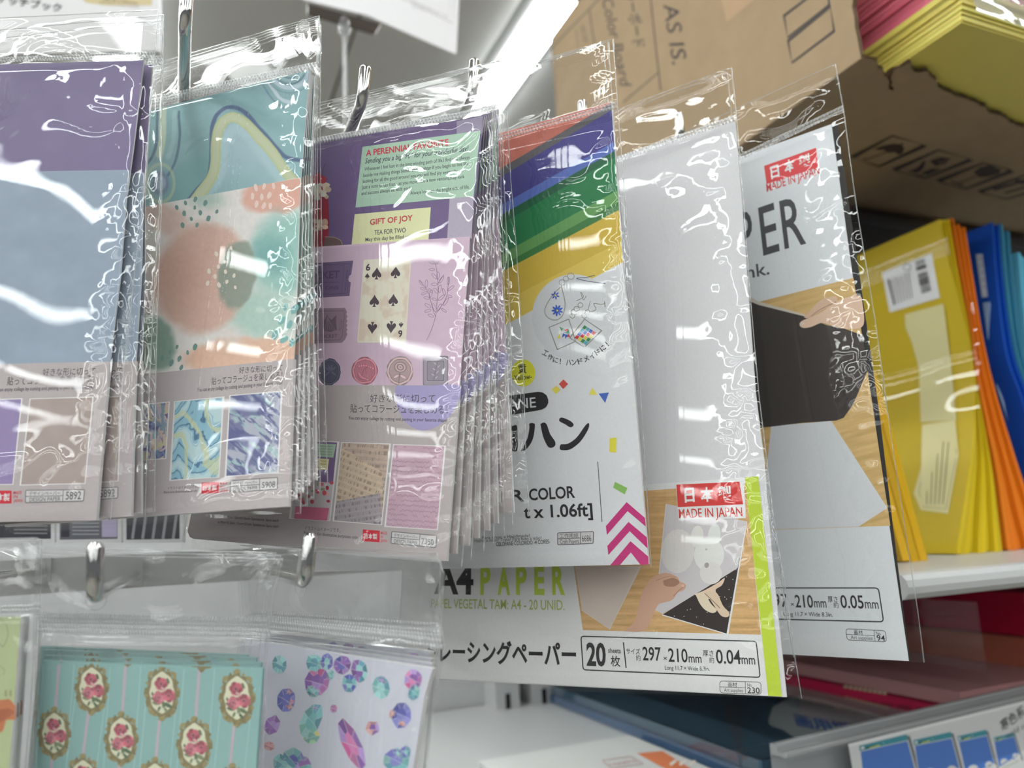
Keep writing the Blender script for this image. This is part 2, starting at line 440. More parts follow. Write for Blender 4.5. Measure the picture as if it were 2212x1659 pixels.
# card in the price rail: cold colours
a = Art(PG(.4855)); k = crop(1600, 1300, 3.6144)
q = k((840, 1110), (2230, 770), (2330, 1420), (905, 1500))
a.poly(q, (232, 233, 232), 0, ink((232, 233, 232), .3, 'rail_card', .5))
sky, teal = (86, 128, 205), (70, 150, 165)
for (tl, tr, br, bl) in (((925, 1125), (1295, 1035), (1400, 1420), (960, 1480)), ((1348, 1080), (1640, 1015), (1740, 1400), (1400, 1440)), ((1690, 1050), (1915, 998), (2010, 1350), (1765, 1400)), ((1972, 1060), (2130, 1022), (2195, 1240), (2020, 1330))):
    Q = [np.array(p, float) for p in k(tl, tr, br, bl)]
    L = lambda u, v: (Q[0]*(1-u)+Q[1]*u)*(1-v)+(Q[3]*(1-u)+Q[2]*u)*v
    a.poly([L(1, .02), L(1.06, .05), L(1.06, 1.0), L(1, 1)], (120, 122, 124), 1)
    a.poly([L(0, 0), L(1, 0), L(1, 1), L(0, 1)], (232, 236, 238), 2)
    a.poly([L(0, 0), L(1, 0), L(1, .115), L(0, .115)], teal, 3)
    a.poly([L(.02, .13), L(.98, .13), L(.98, 1), L(.02, 1)], sky, 3)
    a.poly([L(.03, .03), L(.10, .03), L(.10, .09), L(.03, .09)], (235, 235, 235), 4)
    a.poly([L(.12, .06), L(.35, .06), L(.35, .10), L(.12, .10)], (60, 100, 90), 4); a.poly([L(.2, .085), L(.42, .07), L(.42, .105), L(.2, .11)], (190, 205, 120), 5)
    a.ell(*L(.5, .06), 1.2, 1.2, (235, 240, 240), 4, n=8)
    if tl[0] > 1000:
        w0 = np.hypot(*(Q[1]-Q[0]))
        for u, v, r_ in ((.28, .80, .19), (.45, .90, .16), (.62, .88, .12), (.80, .76, .13), (.92, .82, .12), (.15, .92, .14)): a.ell(*L(u, v), w0*r_, w0*r_, (238, 240, 242), 4, n=18)
        a.poly([L(.02, .86), L(.98, .84), L(.98, 1), L(.02, 1)], (238, 240, 242), 4)
        a.text('色画用紙', L(.12, .86), L(.46, .82), w0*.10, (35, 95, 185), 6, .01)
        a.text('色紙', L(.74, .80), L(.88, .78), w0*.07, (60, 80, 130), 6, .01)
        for u in np.arange(.15, .9, .07): a.ell(*L(u, .95), w0*.02, w0*.03, (110, 150, 70), 6, n=8)
a.text('寒色系', k((2040, 1010))[0], k((2220, 880))[0], 23, (45, 42, 40), 5, .012, up=(-8, -30))
a.text('cold colors', k((2085, 1062))[0], k((2330, 920))[0], 11, (55, 52, 50), 5, 0, up=(-3, -10))
tag(a.build('shelf_label_card', base=W(.4855, .6, -.2)), 'white shelf label card picturing blue paper packs in the clear price rail', 'label')

# ------------------------------------------------------------------ flat packs on the lower board
def flat_pack(name, label, s0, s1, g0, g1, z0, z1, c, group=None, film=True):
    r = thing(name, label, 'paper pack', W((g0+g1)/2, (s0+s1)/2, z0), group)
    m = MB(); m.box(W(g0, s0, z0), G*(g1-g0), S*(s1-s0), Z*(z1-z0-.001), ink(c, .5, 'colour_paper')); m.build('paper_sheets', r)
    return r
bp_ = flat_pack('colour_paper_pack', 'blue paper pack lying lowest on the lower board behind the price rail', .415, .625, .515, .90, -.1995, -.190, (62, 92, 128))
r = flat_pack('colour_paper_pack', 'blue paper pack with a white cloud cover on top of its twin', .418, .628, .515, .90, -.1895, -.1795, (62, 88, 108))
a = Art(PZ(-.1795)); k = crop(1600, 1300, 3.6144)
P4 = [W(.516, .419, -.1795), W(.516, .627, -.1795), W(.899, .627, -.1795), W(.899, .419, -.1795)]
a.poly([project(p) for p in P4], (66, 92, 112), 1)
a.poly(spline(k((250, 820), (420, 740), (640, 760), (1150, 900), (1290, 925), (1000, 1040), (600, 1090), (430, 1060), (330, 1000), (220, 950), (250, 820)), 4), (196, 204, 208), 2)
a.text('画用紙', k((440, 960))[0], k((905, 1040))[0], 27, (40, 95, 190), 4, .02, up=(-10, -26))
a.text('Color Paper', k((700, 935))[0], k((985, 988))[0], 6, (90, 105, 85), 4, .01, up=(-3, -8))
for x, y, rx, ry in ((500, 780, 90, 18), (660, 810, 80, 18), (880, 850, 110, 20), (1090, 905, 110, 20)): a.ell(*k((x, y))[0], rx/3.6, ry/3.6, (150, 185, 185), 3, rot=.25)
a.poly(k((-200, 620), (20, 690), (10, 1300), (0, 1300)), (74, 86, 98), 2)
a.build('printed_cover', r)
f = MB(); f.box(W(.512, .412, -.2), G*.39, S*.0005, Z*.022, FILM); f.box(W(.512, .412, -.1785), G*.39, S*.218, Z*.0004, FILM); f.build('clear_wrap', r)

CR = (168, 26, 66)
r1 = flat_pack('colour_paper_pack', 'crimson paper pack with dark katakana printed along its side beside the blue packs', .645, .80, .515, .91, -.1995, -.172, CR)
a = Art(PS(.6447)); 
a.poly([project(W(g_, .6447, z_)) for g_, z_ in ((.516, -.173), (.909, -.173), (.909, -.199), (.516, -.199))], CR, 0)
a.text('色画用紙', k((1480, 870))[0], k((950, 800))[0], 11, (92, 22, 44), 3, .02, up=(2, -12))
for i in range(9): a.ell(*k((820+38*i, 662+6.5*i))[0], 5, 3.4, (196, 178, 150), 3, n=8)
a.build('printed_band', r1)
r2 = flat_pack('colour_paper_pack', 'pale rose wrapped paper pack lying on the crimson pack behind the clear divider', .65, .80, .52, .91, -.1715, -.158, (176, 128, 128))
r3 = flat_pack('colour_paper_pack', 'crimson paper pack beneath the upper board right of the clear divider', .815, 1.02, .56, .91, -.13, -.085, (190, 14, 58))
r4 = flat_pack('colour_paper_pack', 'orange brown paper pack under the crimson one right of the clear divider', .812, 1.03, .515, .91, -.1995, -.1305, (188, 104, 84))
a = Art(PS(.8145))
for i in range(10): a.ell(*k((1440+30*i, 320+4*i))[0], 6, 5, (190, 150, 70) if i < 9 else (200, 170, 160), 2, n=8)
a.build('printed_dots', r3)
# white pack with an orange price tag on the board left of the blue packs
r = thing('colour_paper_pack', 'white wrapped paper pack with an orange tag left of the blue packs', 'paper pack', W(.60, .33, -.2))
m = MB(); m.box(W(.52, .25, -.1995), G*.17, S*.155, Z*.004, ink((205, 205, 203), .4, 'colour_paper')); m.build('paper_sheets', r)
a = Art(PZ(-.1952)); k2 = crop(940, 1440, 2.9105)
a.poly(k2((1270, 545), (1430, 530), (1640, 660), (1480, 660)), (205, 120, 80), 2)
for x in (1470, 1530, 1590): a.poly(k2((x, 610), (x+35, 585), (x+55, 590), (x+15, 625)), (225, 215, 205), 3)
a.rrect(k2((1050, 590), (1230, 565), (1310, 610), (1110, 640)), 3, 1.2, (170, 120, 120), 2)
a.text('100円', k2((1110, 622))[0], k2((1270, 600))[0], 9, (180, 120, 125), 4, 0)
a.build('printed_tag', r)

# ------------------------------------------------------------------ colour paper bundles standing on the upper board
class Ruled:
    """curved sheet face: profile (s, z) drawn along G"""
    def __init__(self, prof): self.pr = prof[np.argsort(prof[:, 1])]; self.n = -S; self.v = Z; self.u = G*-1
    def p(self, px, py, off=0.0):
        d = rays(px, py); ds = d @ S; dz = d[..., 2]; lam = np.full(ds.shape, .8)
        for _ in range(25):
            z = np.clip(lam*dz, self.pr[0, 1], self.pr[-1, 1]); s = np.interp(z, self.pr[:, 1], self.pr[:, 0])-off
            lam = .5*lam+.5*s/ds
        return O+d*lam[..., None]
    def at(self, xy, off=0.0): return self.p(xy[0], xy[1], off)
FP = PG(.485); ZB = -.0366
def prof(pts, n=8):
    P = FP.p(np.array([p[0] for p in pts]), np.array([p[1] for p in pts]))-O
    q = np.array(spline(np.stack([P @ S, P[:, 2]], 1), n)); q[-1, 1] = ZB+.001; q[:, 1] = np.maximum(q[:, 1], ZB+.0008); return q
def bundle(name, label, c0, c1, nsheet, c, depth=.15, cedge=None, g0=.485):
    r = thing(name, label, 'paper bundle', W(g0+depth/2, c0[-1, 0], ZB))
    m = MB(); mats = [ink(tuple(np.clip(np.array(c)*(1+.05*((i*7) % 5-2)/2), 0, 255)), .45, 'sheet') for i in range(5)]
    for i in range(nsheet):
        a_, b_ = i/nsheet, (i+.72)/nsheet
        A = c0*(1-a_)+c1*a_; B = c0*(1-b_)+c1*b_
        dz = (i % 3)*.0012; gj = ((i*37) % 7)*.0008
        for X, flip in ((A, False), (B, True)):
            P = np.stack([np.array([W(g0+gj, s, z-dz) for s, z in X]), np.array([W(g0+depth, s, z-dz) for s, z in X])], 1)
            m.grid(P, mats[i % 5], flip=flip)
        PF = np.stack([np.array([W(g0+gj, s, z-dz) for s, z in A]), np.array([W(g0+gj, s, z-dz) for s, z in B])], 1); m.grid(PF, mats[(i+2) % 5], smooth=False)
    m.build('paper_sheets', r)
    return r
y0 = prof([(2030, 474), (2045, 554), (2076, 666), (2099, 769), (2104, 861), (2102, 953), (2086, 1066), (2066, 1192)])
y1 = prof([(2053, 470), (2071, 579), (2094, 707), (2107, 810), (2127, 912), (2148, 1015), (2160, 1100), (2172, 1188)])
o1 = prof([(2089, 492), (2107, 605), (2127, 728), (2153, 835), (2179, 922), (2212, 1025), (2240, 1100), (2275, 1182)])
b0 = prof([(2143, 480), (2152, 605), (2172, 759), (2206, 861), (2235, 960), (2262, 1050), (2290, 1120), (2330, 1180)])
b1 = prof([(2160, 482), (2170, 605), (2192, 759), (2226, 861), (2255, 960), (2285, 1050), (2320, 1120), (2360, 1180)])
t1 = prof([(2186, 500), (2196, 610), (2215, 759), (2248, 861), (2280, 960), (2310, 1050), (2350, 1120), (2400, 1180)])
l1 = prof([(2240, 520), (2250, 610), (2266, 759), (2290, 861), (2320, 960), (2355, 1050), (2400, 1120), (2450, 1180)])
yb = bundle('colour_paper_bundle', 'yellow paper bundle with a white barcode label standing on the upper board', y0, y1, 9, (204, 176, 30))
ob_ = bundle('colour_paper_bundle', 'orange paper bundle between the yellow and the dark blue ones', y1+np.array([.003, 0]), o1, 9, (222, 116, 26))
bb = bundle('colour_paper_bundle', 'dark blue paper bundle behind the orange one on the upper board', b0, b1, 5, (22, 76, 176))
tb = bundle('colour_paper_bundle', 'teal paper bundle to the right of the dark blue one', b1+np.array([.002, 0]), t1, 6, (62, 132, 164))
lb = bundle('colour_paper_bundle', 'pale blue paper bundle cut by the right edge of the picture', t1+np.array([.004, -.022]), l1+np.array([0, -.022]), 7, (96, 176, 208))
# the tilted bundle in front of the barcode one
tl_ = np.array([[0, 0]]); PFt = PG(.45)
Pp = PFt.p(np.array([1905., 2017.]), np.array([800., 1197.]))-O
c0 = np.stack([np.linspace((Pp @ S)[0], (Pp @ S)[1], 9), np.linspace(Pp[0, 2], ZB+.001, 9)], 1)
fb = bundle('colour_paper_bundle', 'amber paper bundle leaning at the left end of the upper board', c0-np.array([.035, 0]), c0, 3, (200, 156, 28), .03, g0=.45)
# labels on the barcode bundle
rf = Ruled(y0); a = Art(rf, .0006); k8 = crop(1560, 200, 3.317); k11 = crop(1820, 400, 1.952)
a.poly(k8((1145, 1290), (1500, 1150), (1560, 1470), (1200, 1575)), (232, 222, 226), 4)
B0 = np.array([1378., 1210.]); B1 = np.array([1428., 1440.])
rr = random.Random(3); t = 0
while t < 1:
    w_ = rr.choice((.012, .02, .03)); p0 = B0+(B1-B0)*t; p1 = B0+(B1-B0)*min(1, t+w_); e = np.array([70, -24.])
    if not .30 < t < .36: a.poly(k8(p0, p1, p1+e, p0+e), (70, 66, 70), 8)
    t += w_+rr.choice((.014, .022, .03))
a.ring(*k8((1325, 1250))[0], 8, 7, 1.6, (90, 84, 88), 8)
for i in range(7):
    x = 1190+24*i; a.line(k8((x, 1330-8*i+rr.random()*20), (x+45-3*i, 1520-8*i)), 1.6 if i else 4, (110, 102, 106) if i else (70, 64, 68), 8)
a.build('barcode_label', yb)
a = Art(rf, .0005)
a.poly(k11((262, 545), (425, 500), (455, 735), (480, 990), (330, 1000), (322, 770), (290, 660), (265, 600)), (214, 204, 152), 3)
a.poly(k11((335, 1010), (475, 990), (490, 1140), (445, 1385), (330, 1370), (300, 1300), (330, 1190)), (214, 204, 152), 3)
a.line(k11((345, 1018), (470, 1002), (480, 1140), (436, 1365), (342, 1356), (322, 1290), (345, 1190)), .9, (120, 112, 70), 6, True)
for (x, y, ww, hh) in ((325, 770, 42, 52), (345, 950, 38, 36)): a.poly(k11((x, y), (x+ww, y-8), (x+ww+3, y+hh-8), (x+3, y+hh)), (92, 86, 50), 6)
for i in range(6): a.line(k11((375+11*i, 600+6*i), (385+11*i, 700)), 1.0, (140, 132, 92), 6)
for i in range(6): a.line(k11((385+13*i, 830-4*i), (395+13*i, 980)), 1.0, (140, 132, 92), 6)
a.line(k11((345, 725), (360, 690), (372, 725), (385, 700)), 1.5, (90, 84, 50), 6); a.rrect(k11((425, 745), (450, 740), (453, 770), (428, 775)), 2, 1.4, (70, 64, 40), 6)
for i in range(5): a.line(k11((362+22*i, 1050), (355+17*i, 1345)), 2.0, (120, 112, 72), 6)
a.build('info_label', yb)
a = Art(Ruled(b0), .0006)
a.poly(k11((562, 292), (590, 290), (612, 470), (588, 474)), (196, 206, 226), 3)
a.poly(k11((592, 496), (622, 492), (648, 700), (690, 960), (700, 1000), (650, 850), (612, 640)), (150, 178, 214), 3)
for y in (310, 340, 370, 400, 430): a.line(k11((572+(y-300)*.12, y), (590+(y-300)*.12, y-2)), 1.2, (110, 125, 160), 5)
a.build('info_label', bb)
# clear sleeves on the bundles
for r_, cc, dg in ((yb, y0, .15), (ob_, y1+np.array([.003, 0]), .15)):
    m = MB(); X = cc-np.array([.0026, 0]);  X = np.concatenate([np.array([[X[0, 0], X[0, 1]+.012]]), X])
    gs = np.linspace(.478, .49+dg, 24); m.grid(np.stack([np.array([W(g_, s-.0034*(float(fbm(np.array(z*16+3), np.array(g_*9), 5, 2))-.5), z) for s, z in X]) for g_ in gs], 1), FILM_BACK); m.build('clear_sleeve', r_)

# ------------------------------------------------------------------ cardboard box on the top board
M_kraft = surf('kraft_board', (188, 162, 130), .85, .10, 40, .25, 900, .15)
M_kraft_e = surf('kraft_core', (120, 98, 74), .9, .25, 300)
KR = (62, 54, 50)
BZ = .355; BS = .481
bx = thing('cardboard_box', 'large brown cardboard box torn open at its front on the top board', 'box', W(.6, .75, BZ-.003))
m = Art(PS(BS), .0002); rr = random.Random(5)
topz = (PS(BS).p(1250, 0)-O)[2]
edge = [W(.387+rr.uniform(-.002, .002), BS, z) for z in np.linspace(BZ-.001, topz, 40)]
pts = edge+[W(.90, BS, topz), W(.90, BS, BZ-.001)]
m.prism(pts, S*.0045, M_kraft, M_kraft_e); mside = m
m = Art(PZd(BZ-.0015), .0002); torn = [(1890, 128), (1899, 146), (1912, 160), (1922, 178), (1921, 190), (1930, 196), (1924, 172), (1930, 152), (1944, 148), (1962, 135), (1968, 148), (1986, 155), (2004, 152), (2014, 164), (2024, 170), (2027, 184), (2034, 192), (2056, 202), (2082, 208), (2096, 216), (2128, 228), (2140, 240), (2160, 246), (2185, 262), (2212, 273), (2260, 292), (2330, 330)]
tz = [at_z(np.float64(x+rr.uniform(-2, 2)), np.float64(y+rr.uniform(-2, 2)), O[2]+BZ-.001) for x, y in torn]
dense = []
for p, q in zip(tz[:-1], tz[1:]):
    n_ = max(1, int(np.linalg.norm(q-p)/.004))
    for i in range(n_): dense.append(p+(q-p)*i/n_+G*rr.uniform(-.0012, .0012))
dense.append(tz[-1]); dense[0] = W(.387, BS, BZ-.001)
pts = dense+[W(float((dense[-1]-O) @ G), BS+.55, BZ-.001), W(.90, BS+.55, BZ-.001), W(.90, BS, BZ-.001)]
m.prism(pts, Z*-.0005, M_kraft, M_kraft_e)
m.prism([p+Z*.0028 for p in pts], Z*-.0005, M_kraft, M_kraft_e)
for i, p in enumerate(dense[:-1]):                       # corrugated core showing at the tear
    if i % 2: q = dense[i+1]; m.add([p+Z*.0, q+Z*.0025, q+G*.006+Z*.0025, p+G*.006], [(0, 1, 2, 3)], M_kraft_e)
mbase = m
m = MB(); sR = BS+.55
m.box(W(.896, BS, BZ), G*.004, S*.55, Z*(topz-BZ), M_kraft); m.box(W(.387, sR, BZ), G*.513, S*.004, Z*(topz-BZ), M_kraft); m.box(W(.387, BS, topz-.004), G*.513, S*.55, Z*.004, M_kraft)
m.build('back_panel', bx)
a = mside; k9 = crop(1100, 0, 2.765)
a.text('CAN AS IS.', (1413, -118), (1453, 140), 31, KR, 2, .004, up=(33, -9))
a.text('Color Board', (1300, -2), (1340, 185), 23, KR, 2, .004, up=(24, -5))
a.text('カラーボード', (1346, -40), (1369, 104), 27, KR, 2, .006, up=(27, -9))
a.line(k9((843, -20), (872, 250), (905, 540)), 2.6, KR, 1); a.line(k9((560, -30), (200, 340)), 2.0, KR, 1); a.line(k9((680, 612), (890, 435)), 2.2, KR, 1)
a.line(k9((480, 60), (495, 180), (512, 270)), 2.0, KR, 1); a.line(k9((398, 175), (412, 290)), 1.6, (110, 92, 76), 1)
a.text('個装', k9((425, 150))[0], k9((450, 260))[0], 9, (112, 94, 78), 2, 0, up=(9, -2))
a.line(k9((1665, 245), (1918, 40), (1940, 185), (1687, 375)), 4.2, KR, 2, True)
a.line(k9((1640, 95), (1895, -100), (1912, 30), (1662, 225)), 4.2, KR, 2, True)
a.poly(k9((1300, 132), (1265, -10), (1475, -10)), (166, 136, 104), 1)
a.build('side_panel', bx)
a = mbase; DK = (64, 52, 44)
for q in (((1220, 310), (1455, 378), (1125, 530), (930, 465)), ((1550, 412), (1785, 480), (1455, 612), (1230, 555)), ((1870, 505), (2080, 560), (1745, 690), (1545, 635)), ((2180, 590), (2420, 650), (2040, 762), (1840, 712))): a.line(k8(*q), 4, DK, 2, True)
a.poly(k8((1085, 402), (1150, 382), (1230, 366), (1285, 372), (1305, 398), (1292, 436), (1262, 446), (1240, 428), (1190, 432), (1160, 410), (1120, 412)), DK, 2)
a.line(k8((1300, 362), (1190, 420), (1060, 470), (1020, 482), (1012, 470)), 2.6, DK, 2)
a.poly(k8((1485, 490), (1560, 462), (1640, 470), (1600, 510), (1530, 528)), DK, 2); a.line(k8((1545, 470), (1560, 505), (1630, 478)), 1.6, (120, 98, 78), 3)
a.poly(k8((1330, 565), (1400, 540), (1440, 490), (1460, 495), (1440, 545), (1400, 575)), DK, 2); a.poly(k8((1420, 580), (1500, 545), (1570, 545), (1540, 560), (1470, 590)), DK, 2)
a.line(k8((1380, 590), (1440, 600)), 3, DK, 2)
a.poly(k8((1800, 570), (1850, 532), (1920, 520), (2000, 552), (1985, 580), (1900, 606), (1840, 608)), DK, 2); a.line(k8((1820, 600), (1690, 652)), 2.6, DK, 2); a.line(k8((1640, 640), (1730, 668)), 3.4, DK, 2)
a.poly(k8((1930, 690), (2100, 640), (2090, 625), (2190, 620), (2160, 660), (2130, 652), (1960, 704)), DK, 2); a.poly(k8((2010, 715), (2190, 665), (2210, 675), (2040, 725)), DK, 2)
a.build('bottom_panel', bx)

# paper stacked flat in the box
rr = random.Random(11); z = BZ+.004
names = [('yellow', (226, 206, 104))]*5+[('pink', (226, 110, 132))]*10
ordn = ['lowest', 'second', 'third', 'fourth', 'fifth', 'sixth', 'top']
for i, (nm, c) in enumerate(names):
    h = .0062; j = rr.uniform(-.002, .002); js = rr.uniform(-.0015, .0015)
    n_ = i if nm == 'yellow' else i-5
    which = (['lowest', 'second from below', 'middle', 'fourth from below', 'topmost'] if nm == 'yellow' else ['lowest', 'second from below', 'third from below', 'fourth from below', 'fifth from below', 'sixth from below', 'seventh from below', 'eighth from below', 'ninth from below', 'topmost'])[n_]
    r = thing('board_paper_pack', f'{which} {nm} paper pack of the stack in the brown cardboard box', 'paper pack', W(.5, .75, z), f'{nm} packs in the cardboard box')
    m = MB(); mats = [ink(tuple(np.clip(np.array(c)*f_, 0, 255)), .4, 'board_paper') for f_ in (1, .95, 1.04, .9)]
    for t_ in range(4):
        zz = z+h*t_/4; jj = rr.uniform(-.0012, .0012)
        m.box(W(.333+j+jj, .525+js+jj*.6, zz), G*.38, S*.46, Z*h*.248, mats[t_])
    m.build('paper_sheets', r)
    f = MB(); f.grid(np.array([[W(.335+j+.38*u, .5235+js-.0008*abs(math.sin(9*u+i)), z+h*v) for u in np.linspace(0, 1, 24)] for v in (0, .5, .97)]), FILM); f.build('clear_sleeve', r)
    z += h+.0002
# loose clear wrap hanging over the stack's front
wv = MB(); nu, nv = 40, 30; P = np.zeros((nv, nu, 3))
for i in range(nv):
    for j in range(nu):
        u, v = j/(nu-1), i/(nv-1)
        P[i, j] = W(.326-.006*v+.006*fbm(u*7, v*5, 3)-.03*(1-v)*u*.3, .528+.44*u, z+.01-(z-BZ+.004)*v)
wv.grid(P, film_mat('loose_wrap', 1.4, .42, .08, 40))
tag(wv.build('clear_wrap', base=W(.326, .75, z)), 'loose clear plastic wrap over the front of the yellow paper stack', 'plastic wrap')

# ------------------------------------------------------------------ sketchbook and hanging sign at the top, pole, packs behind
pl = Plane(at_depth(345, 60, .80), -unit(G*.9+S*.25)); a = Art(pl)
m = a; q = [(-60, -60), (345, -60), (343, 110), (-60, 118)]
P = [pl.at(p) for p in q]; m.prism([p-pl.n*.0001 for p in P], -pl.n*.008, ink((212, 210, 211), .5, 'cover'))
kk = crop(0, 0, 5.2667)
a.poly(kk((860, -80), (1730, -80), (1730, 60), (1210, 62), (980, 30)), (196, 180, 142), 1)
a.text('スケッチブック', (-32, 0), (133, 25), 17, (34, 30, 32), 3, .03)
a.text('内寸176mm', (225, 2), (296, 9), 7, (90, 72, 60), 3, .01); a.text('はがきサイズより大きめ', (215, 7), (300, 17), 5, (110, 92, 78), 3, 0)
a.line([(345, -60), (347, 112)], 7, (222, 221, 224), 2)
tag(a.build('sketchbook', base=pl.at((200, 100))), 'white sketchbook with black katakana above the purple pack at top left', 'sketchbook')
bo = bpy.data.objects['sketchbook']
pl = Plane(at_depth(985, 115, 1.05), -unit(G*.85+S*.35)); a = Art(pl); q = [(480, -70), (660, 0), (794, 33), (985, 117), (991, 0), (992, -70)]
P = [pl.at(p) for p in q]; a.prism(P, -pl.n*.004, ink((214, 212, 214), .5, 'cover'))
kk = crop(560, 0, 2.989)
a.line(kk((820, -60), (1250, 150), (1262, -60)), 1.8, (170, 166, 168), 1); a.line(kk((970, -40), (975, 0), (1225, 110), (1230, -40)), 1.4, (184, 180, 182), 1)
for i in range(3): a.text('ポスターフレーム', kk((985, 20+18*i-8))[0], kk((1105+55*i, 62+28*i))[0], 4, (132, 126, 128), 2, 0)
tag(a.build('hanging_sign', base=pl.at((985, -40))), 'white paper sign with a thin printed frame hanging below the ceiling', 'sign')
st = thing('sign_stand', 'slim white sign pole with a clear clamp under the hanging white sign', 'sign stand', at_depth(744, 700, 1.1))
c0 = at_depth(744, 68, 1.1)
m = MB(); m.tube([c0, np.array([c0[0], c0[1], c0[2]-.6])], .0024, M_white); m.build('pole', st)
m = MB(); m.tube([c0+Z*.022, c0+Z*.012, c0-Z*.002, c0-Z*.006], [.006, .009, .008, .004], film_mat('clear_clamp', 2, .35, .1, 200)); m.build('clamp', st)
m = MB(); pc = Plane(c0+Z*.02, -unit(G*.6+Z*.8), G); kq = crop(600, 0, 2.949)
m.prism([pc.at(p) for p in kq((190, 20), (660, 150), (620, 215), (190, 85))], unit(G)*.004, surf('smoky_plate', (128, 116, 108), .2)); m.build('mounting_plate', st)

# ================================================================== clear bags hanging on hooks
def polyline_at(pts, t):
    pts = np.asarray(pts, float); L = np.concatenate([[0], np.cumsum(np.hypot(*np.diff(pts, axis=0).T))]); L /= L[-1]
    return np.stack([np.interp(t, L, pts[:, 0]), np.interp(t, L, pts[:, 1])], -1)
def ridged(x, y, seed, p=4): return (1-np.abs(2*fbm(x, y, seed, 2)-1))**p
class Pack:
    def __init__(self, name, label, cat, plane, pierce, left, right, zipl, zipr, margin, seed, th=.0012, group=None, nu=90, nv=170, zh=11, pitch=6.5, flap=1.0, wr=1.0, bot=1.0, film=None):
        """left / right: bag edges in pixels from top to bottom; zipl, zipr: lower ends of the zip strip; margin: share of the width right of the paper"""
        self.pl = plane; self.base = plane.at(pierce); self.root = r = thing(name, label, cat, self.base, group)
        self.th = th; rng = np.random.RandomState(seed)
        t = np.linspace(0, 1, nv); Lp = polyline_at(left, t); Rp = polyline_at(right, t)
        PL = plane.p(Lp[:, 0], Lp[:, 1]); PR = plane.p(Rp[:, 0], Rp[:, 1])
        s = np.linspace(0, 1, nu); s = s+.10*np.sin(2*np.pi*s)/(2*np.pi)*-1; self.s = s
        P = PL[:, None]*(1-s)[None, :, None]+PR[:, None]*s[None, :, None]
        wd = np.linalg.norm(PR[0]-PL[0]); hd = np.linalg.norm(PR[-1]-PR[0])
        x = (s*wd)[None, :]*np.ones((nv, 1)); y = (t*hd)[:, None]*np.ones((1, nu))
        zt = (np.interp(zipr[1], Rp[:, 1], t)+np.interp(zipl[1], Lp[:, 1], t))/2; self.zt = zt
        ss = s[None, :]*np.ones((nv, 1)); tt = t[:, None]*np.ones((1, nu))
        edge = sst(0, .03, ss)*(1-sst(1-margin*1.1, 1, ss))
        body = .0022*edge*sst(zt-.005, zt+.03, tt)*(1-sst(.965, 1, tt))
        flapm = (1-sst(zt-.02, zt+.005, tt))*sst(0, .02, tt)
        mR = sst(1-margin*2.6, 1-margin*.9, ss)*(1-sst(.985, 1, ss))
        top = sst(zt, zt+.02, tt)*(1-sst(zt+.05, zt+.28, tt)); btm = sst(.80, .93, tt)*(1-sst(.97, 1, tt))
        d = .0005+body
        d = d+wr*.0014*edge*(fbm(x*15, y*8, seed, 2)-.5)
        d = d+flap*.0075*flapm*(fbm(x*11+y*9, y*24-x*5, seed+1, 2)-.5)+flap*.0007*flapm*(ridged(x*32+y*20, y*55-x*16, seed+2, 6))
        d = d+wr*.0011*mR*(ridged(x*170, y*75, seed+3)-.2)+wr*.0008*mR*(fbm(x*60, y*34, seed+4)-.5)
        d = d+wr*.0008*top*ridged(x*30+y*34, y*40-x*14, seed+5, 6)*(.3+.7*sst(.35, .9, ss))
        d = d+bot*wr*.0008*btm*ridged(x*26+y*8, y*44+x*8, seed+6, 6)*(.35+.65*sst(.3, .9, ss))
        m = MB(); m.grid(P+plane.n*d[..., None], film or FILM, flip=True); ff = part_of(r, 'front_film', m); ff['_base'] = [float(q_) for q_ in self.base]
        m = MB(); step = 6; Pb = P[::step, ::step]; m.grid(Pb-plane.n*(th+.0012+.0012*(fbm(x*20, y*14, seed+9)[::step, ::step])[..., None]), FILM_BACK, flip=True); part_of(r, 'back_film', m)
        # zip strip
        A = plane.at(zipl, .0046); B = plane.at(zipr, .0046); n_ = int(math.hypot(zipr[0]-zipl[0], zipr[1]-zipl[1])/pitch); nz = n_*6
        upv = plane.at((zipl[0], zipl[1]-zh), .0046)-A
        u = np.linspace(0, 1, nz); m = MB()
        for r0, r1, ph in ((0, .45, 0), (.55, 1.0, 2.1)):
            Pz = np.zeros((4, nz, 3))
            for i, v in enumerate(np.linspace(r1, r0, 4)):
                w_ = .00045*np.sin(2*np.pi*n_*u+ph+.5*np.sin(37*u))*(.3 if i in (0, 3) else 1)
                Pz[i] = A+(B-A)*u[:, None]+upv*v+plane.n*(w_+.00025*np.sin(np.pi*i/3))[:, None]
            m.grid(Pz, ZIPM, flip=True)
        part_of(ff, 'zip_strip', m)
        # sealed edge
        m = MB(); tq = np.linspace(0, 1, 260); Rq = polyline_at(right, tq); w_ = 2.2
        xin = Rq.copy(); xin[:, 0] -= w_; xout = Rq.copy(); xout[:, 0] += .5+.8*(vnoise(tq*90, tq*0, seed)-.5)
        Pq = np.stack([plane.p(xin[:, 0], xin[:, 1], .0008), plane.p(Rq[:, 0], Rq[:, 1], .0013), plane.p(xout[:, 0], xout[:, 1], .0004)], 1)
        Pq[:, 1] += plane.n*(.0007*(ridged(tq*60, tq*13, seed+8, 2)-.3))[:, None]
        m.grid(Pq, SEAL); part_of(ff, 'side_seal', m)
        # top edge bead and hang hole
        m = MB(); q0, q1 = np.asarray(left[0], float), np.asarray(right[0], float)
        m.tube([plane.at(q0+(q1-q0)*v, .0005) for v in np.linspace(0, 1, 8)], .00022, SEAL, 6, False); part_of(ff, 'top_edge', m)
        m = MB(); c = self.base+plane.n*.0012; m.tube([c+.0040*(math.cos(k_)*plane.u+math.sin(k_)*plane.v)-plane.v*.0018 for k_ in np.linspace(0, 2*math.pi, 25)], .00012, SEAL, 5, False); part_of(ff, 'hang_hole', m)
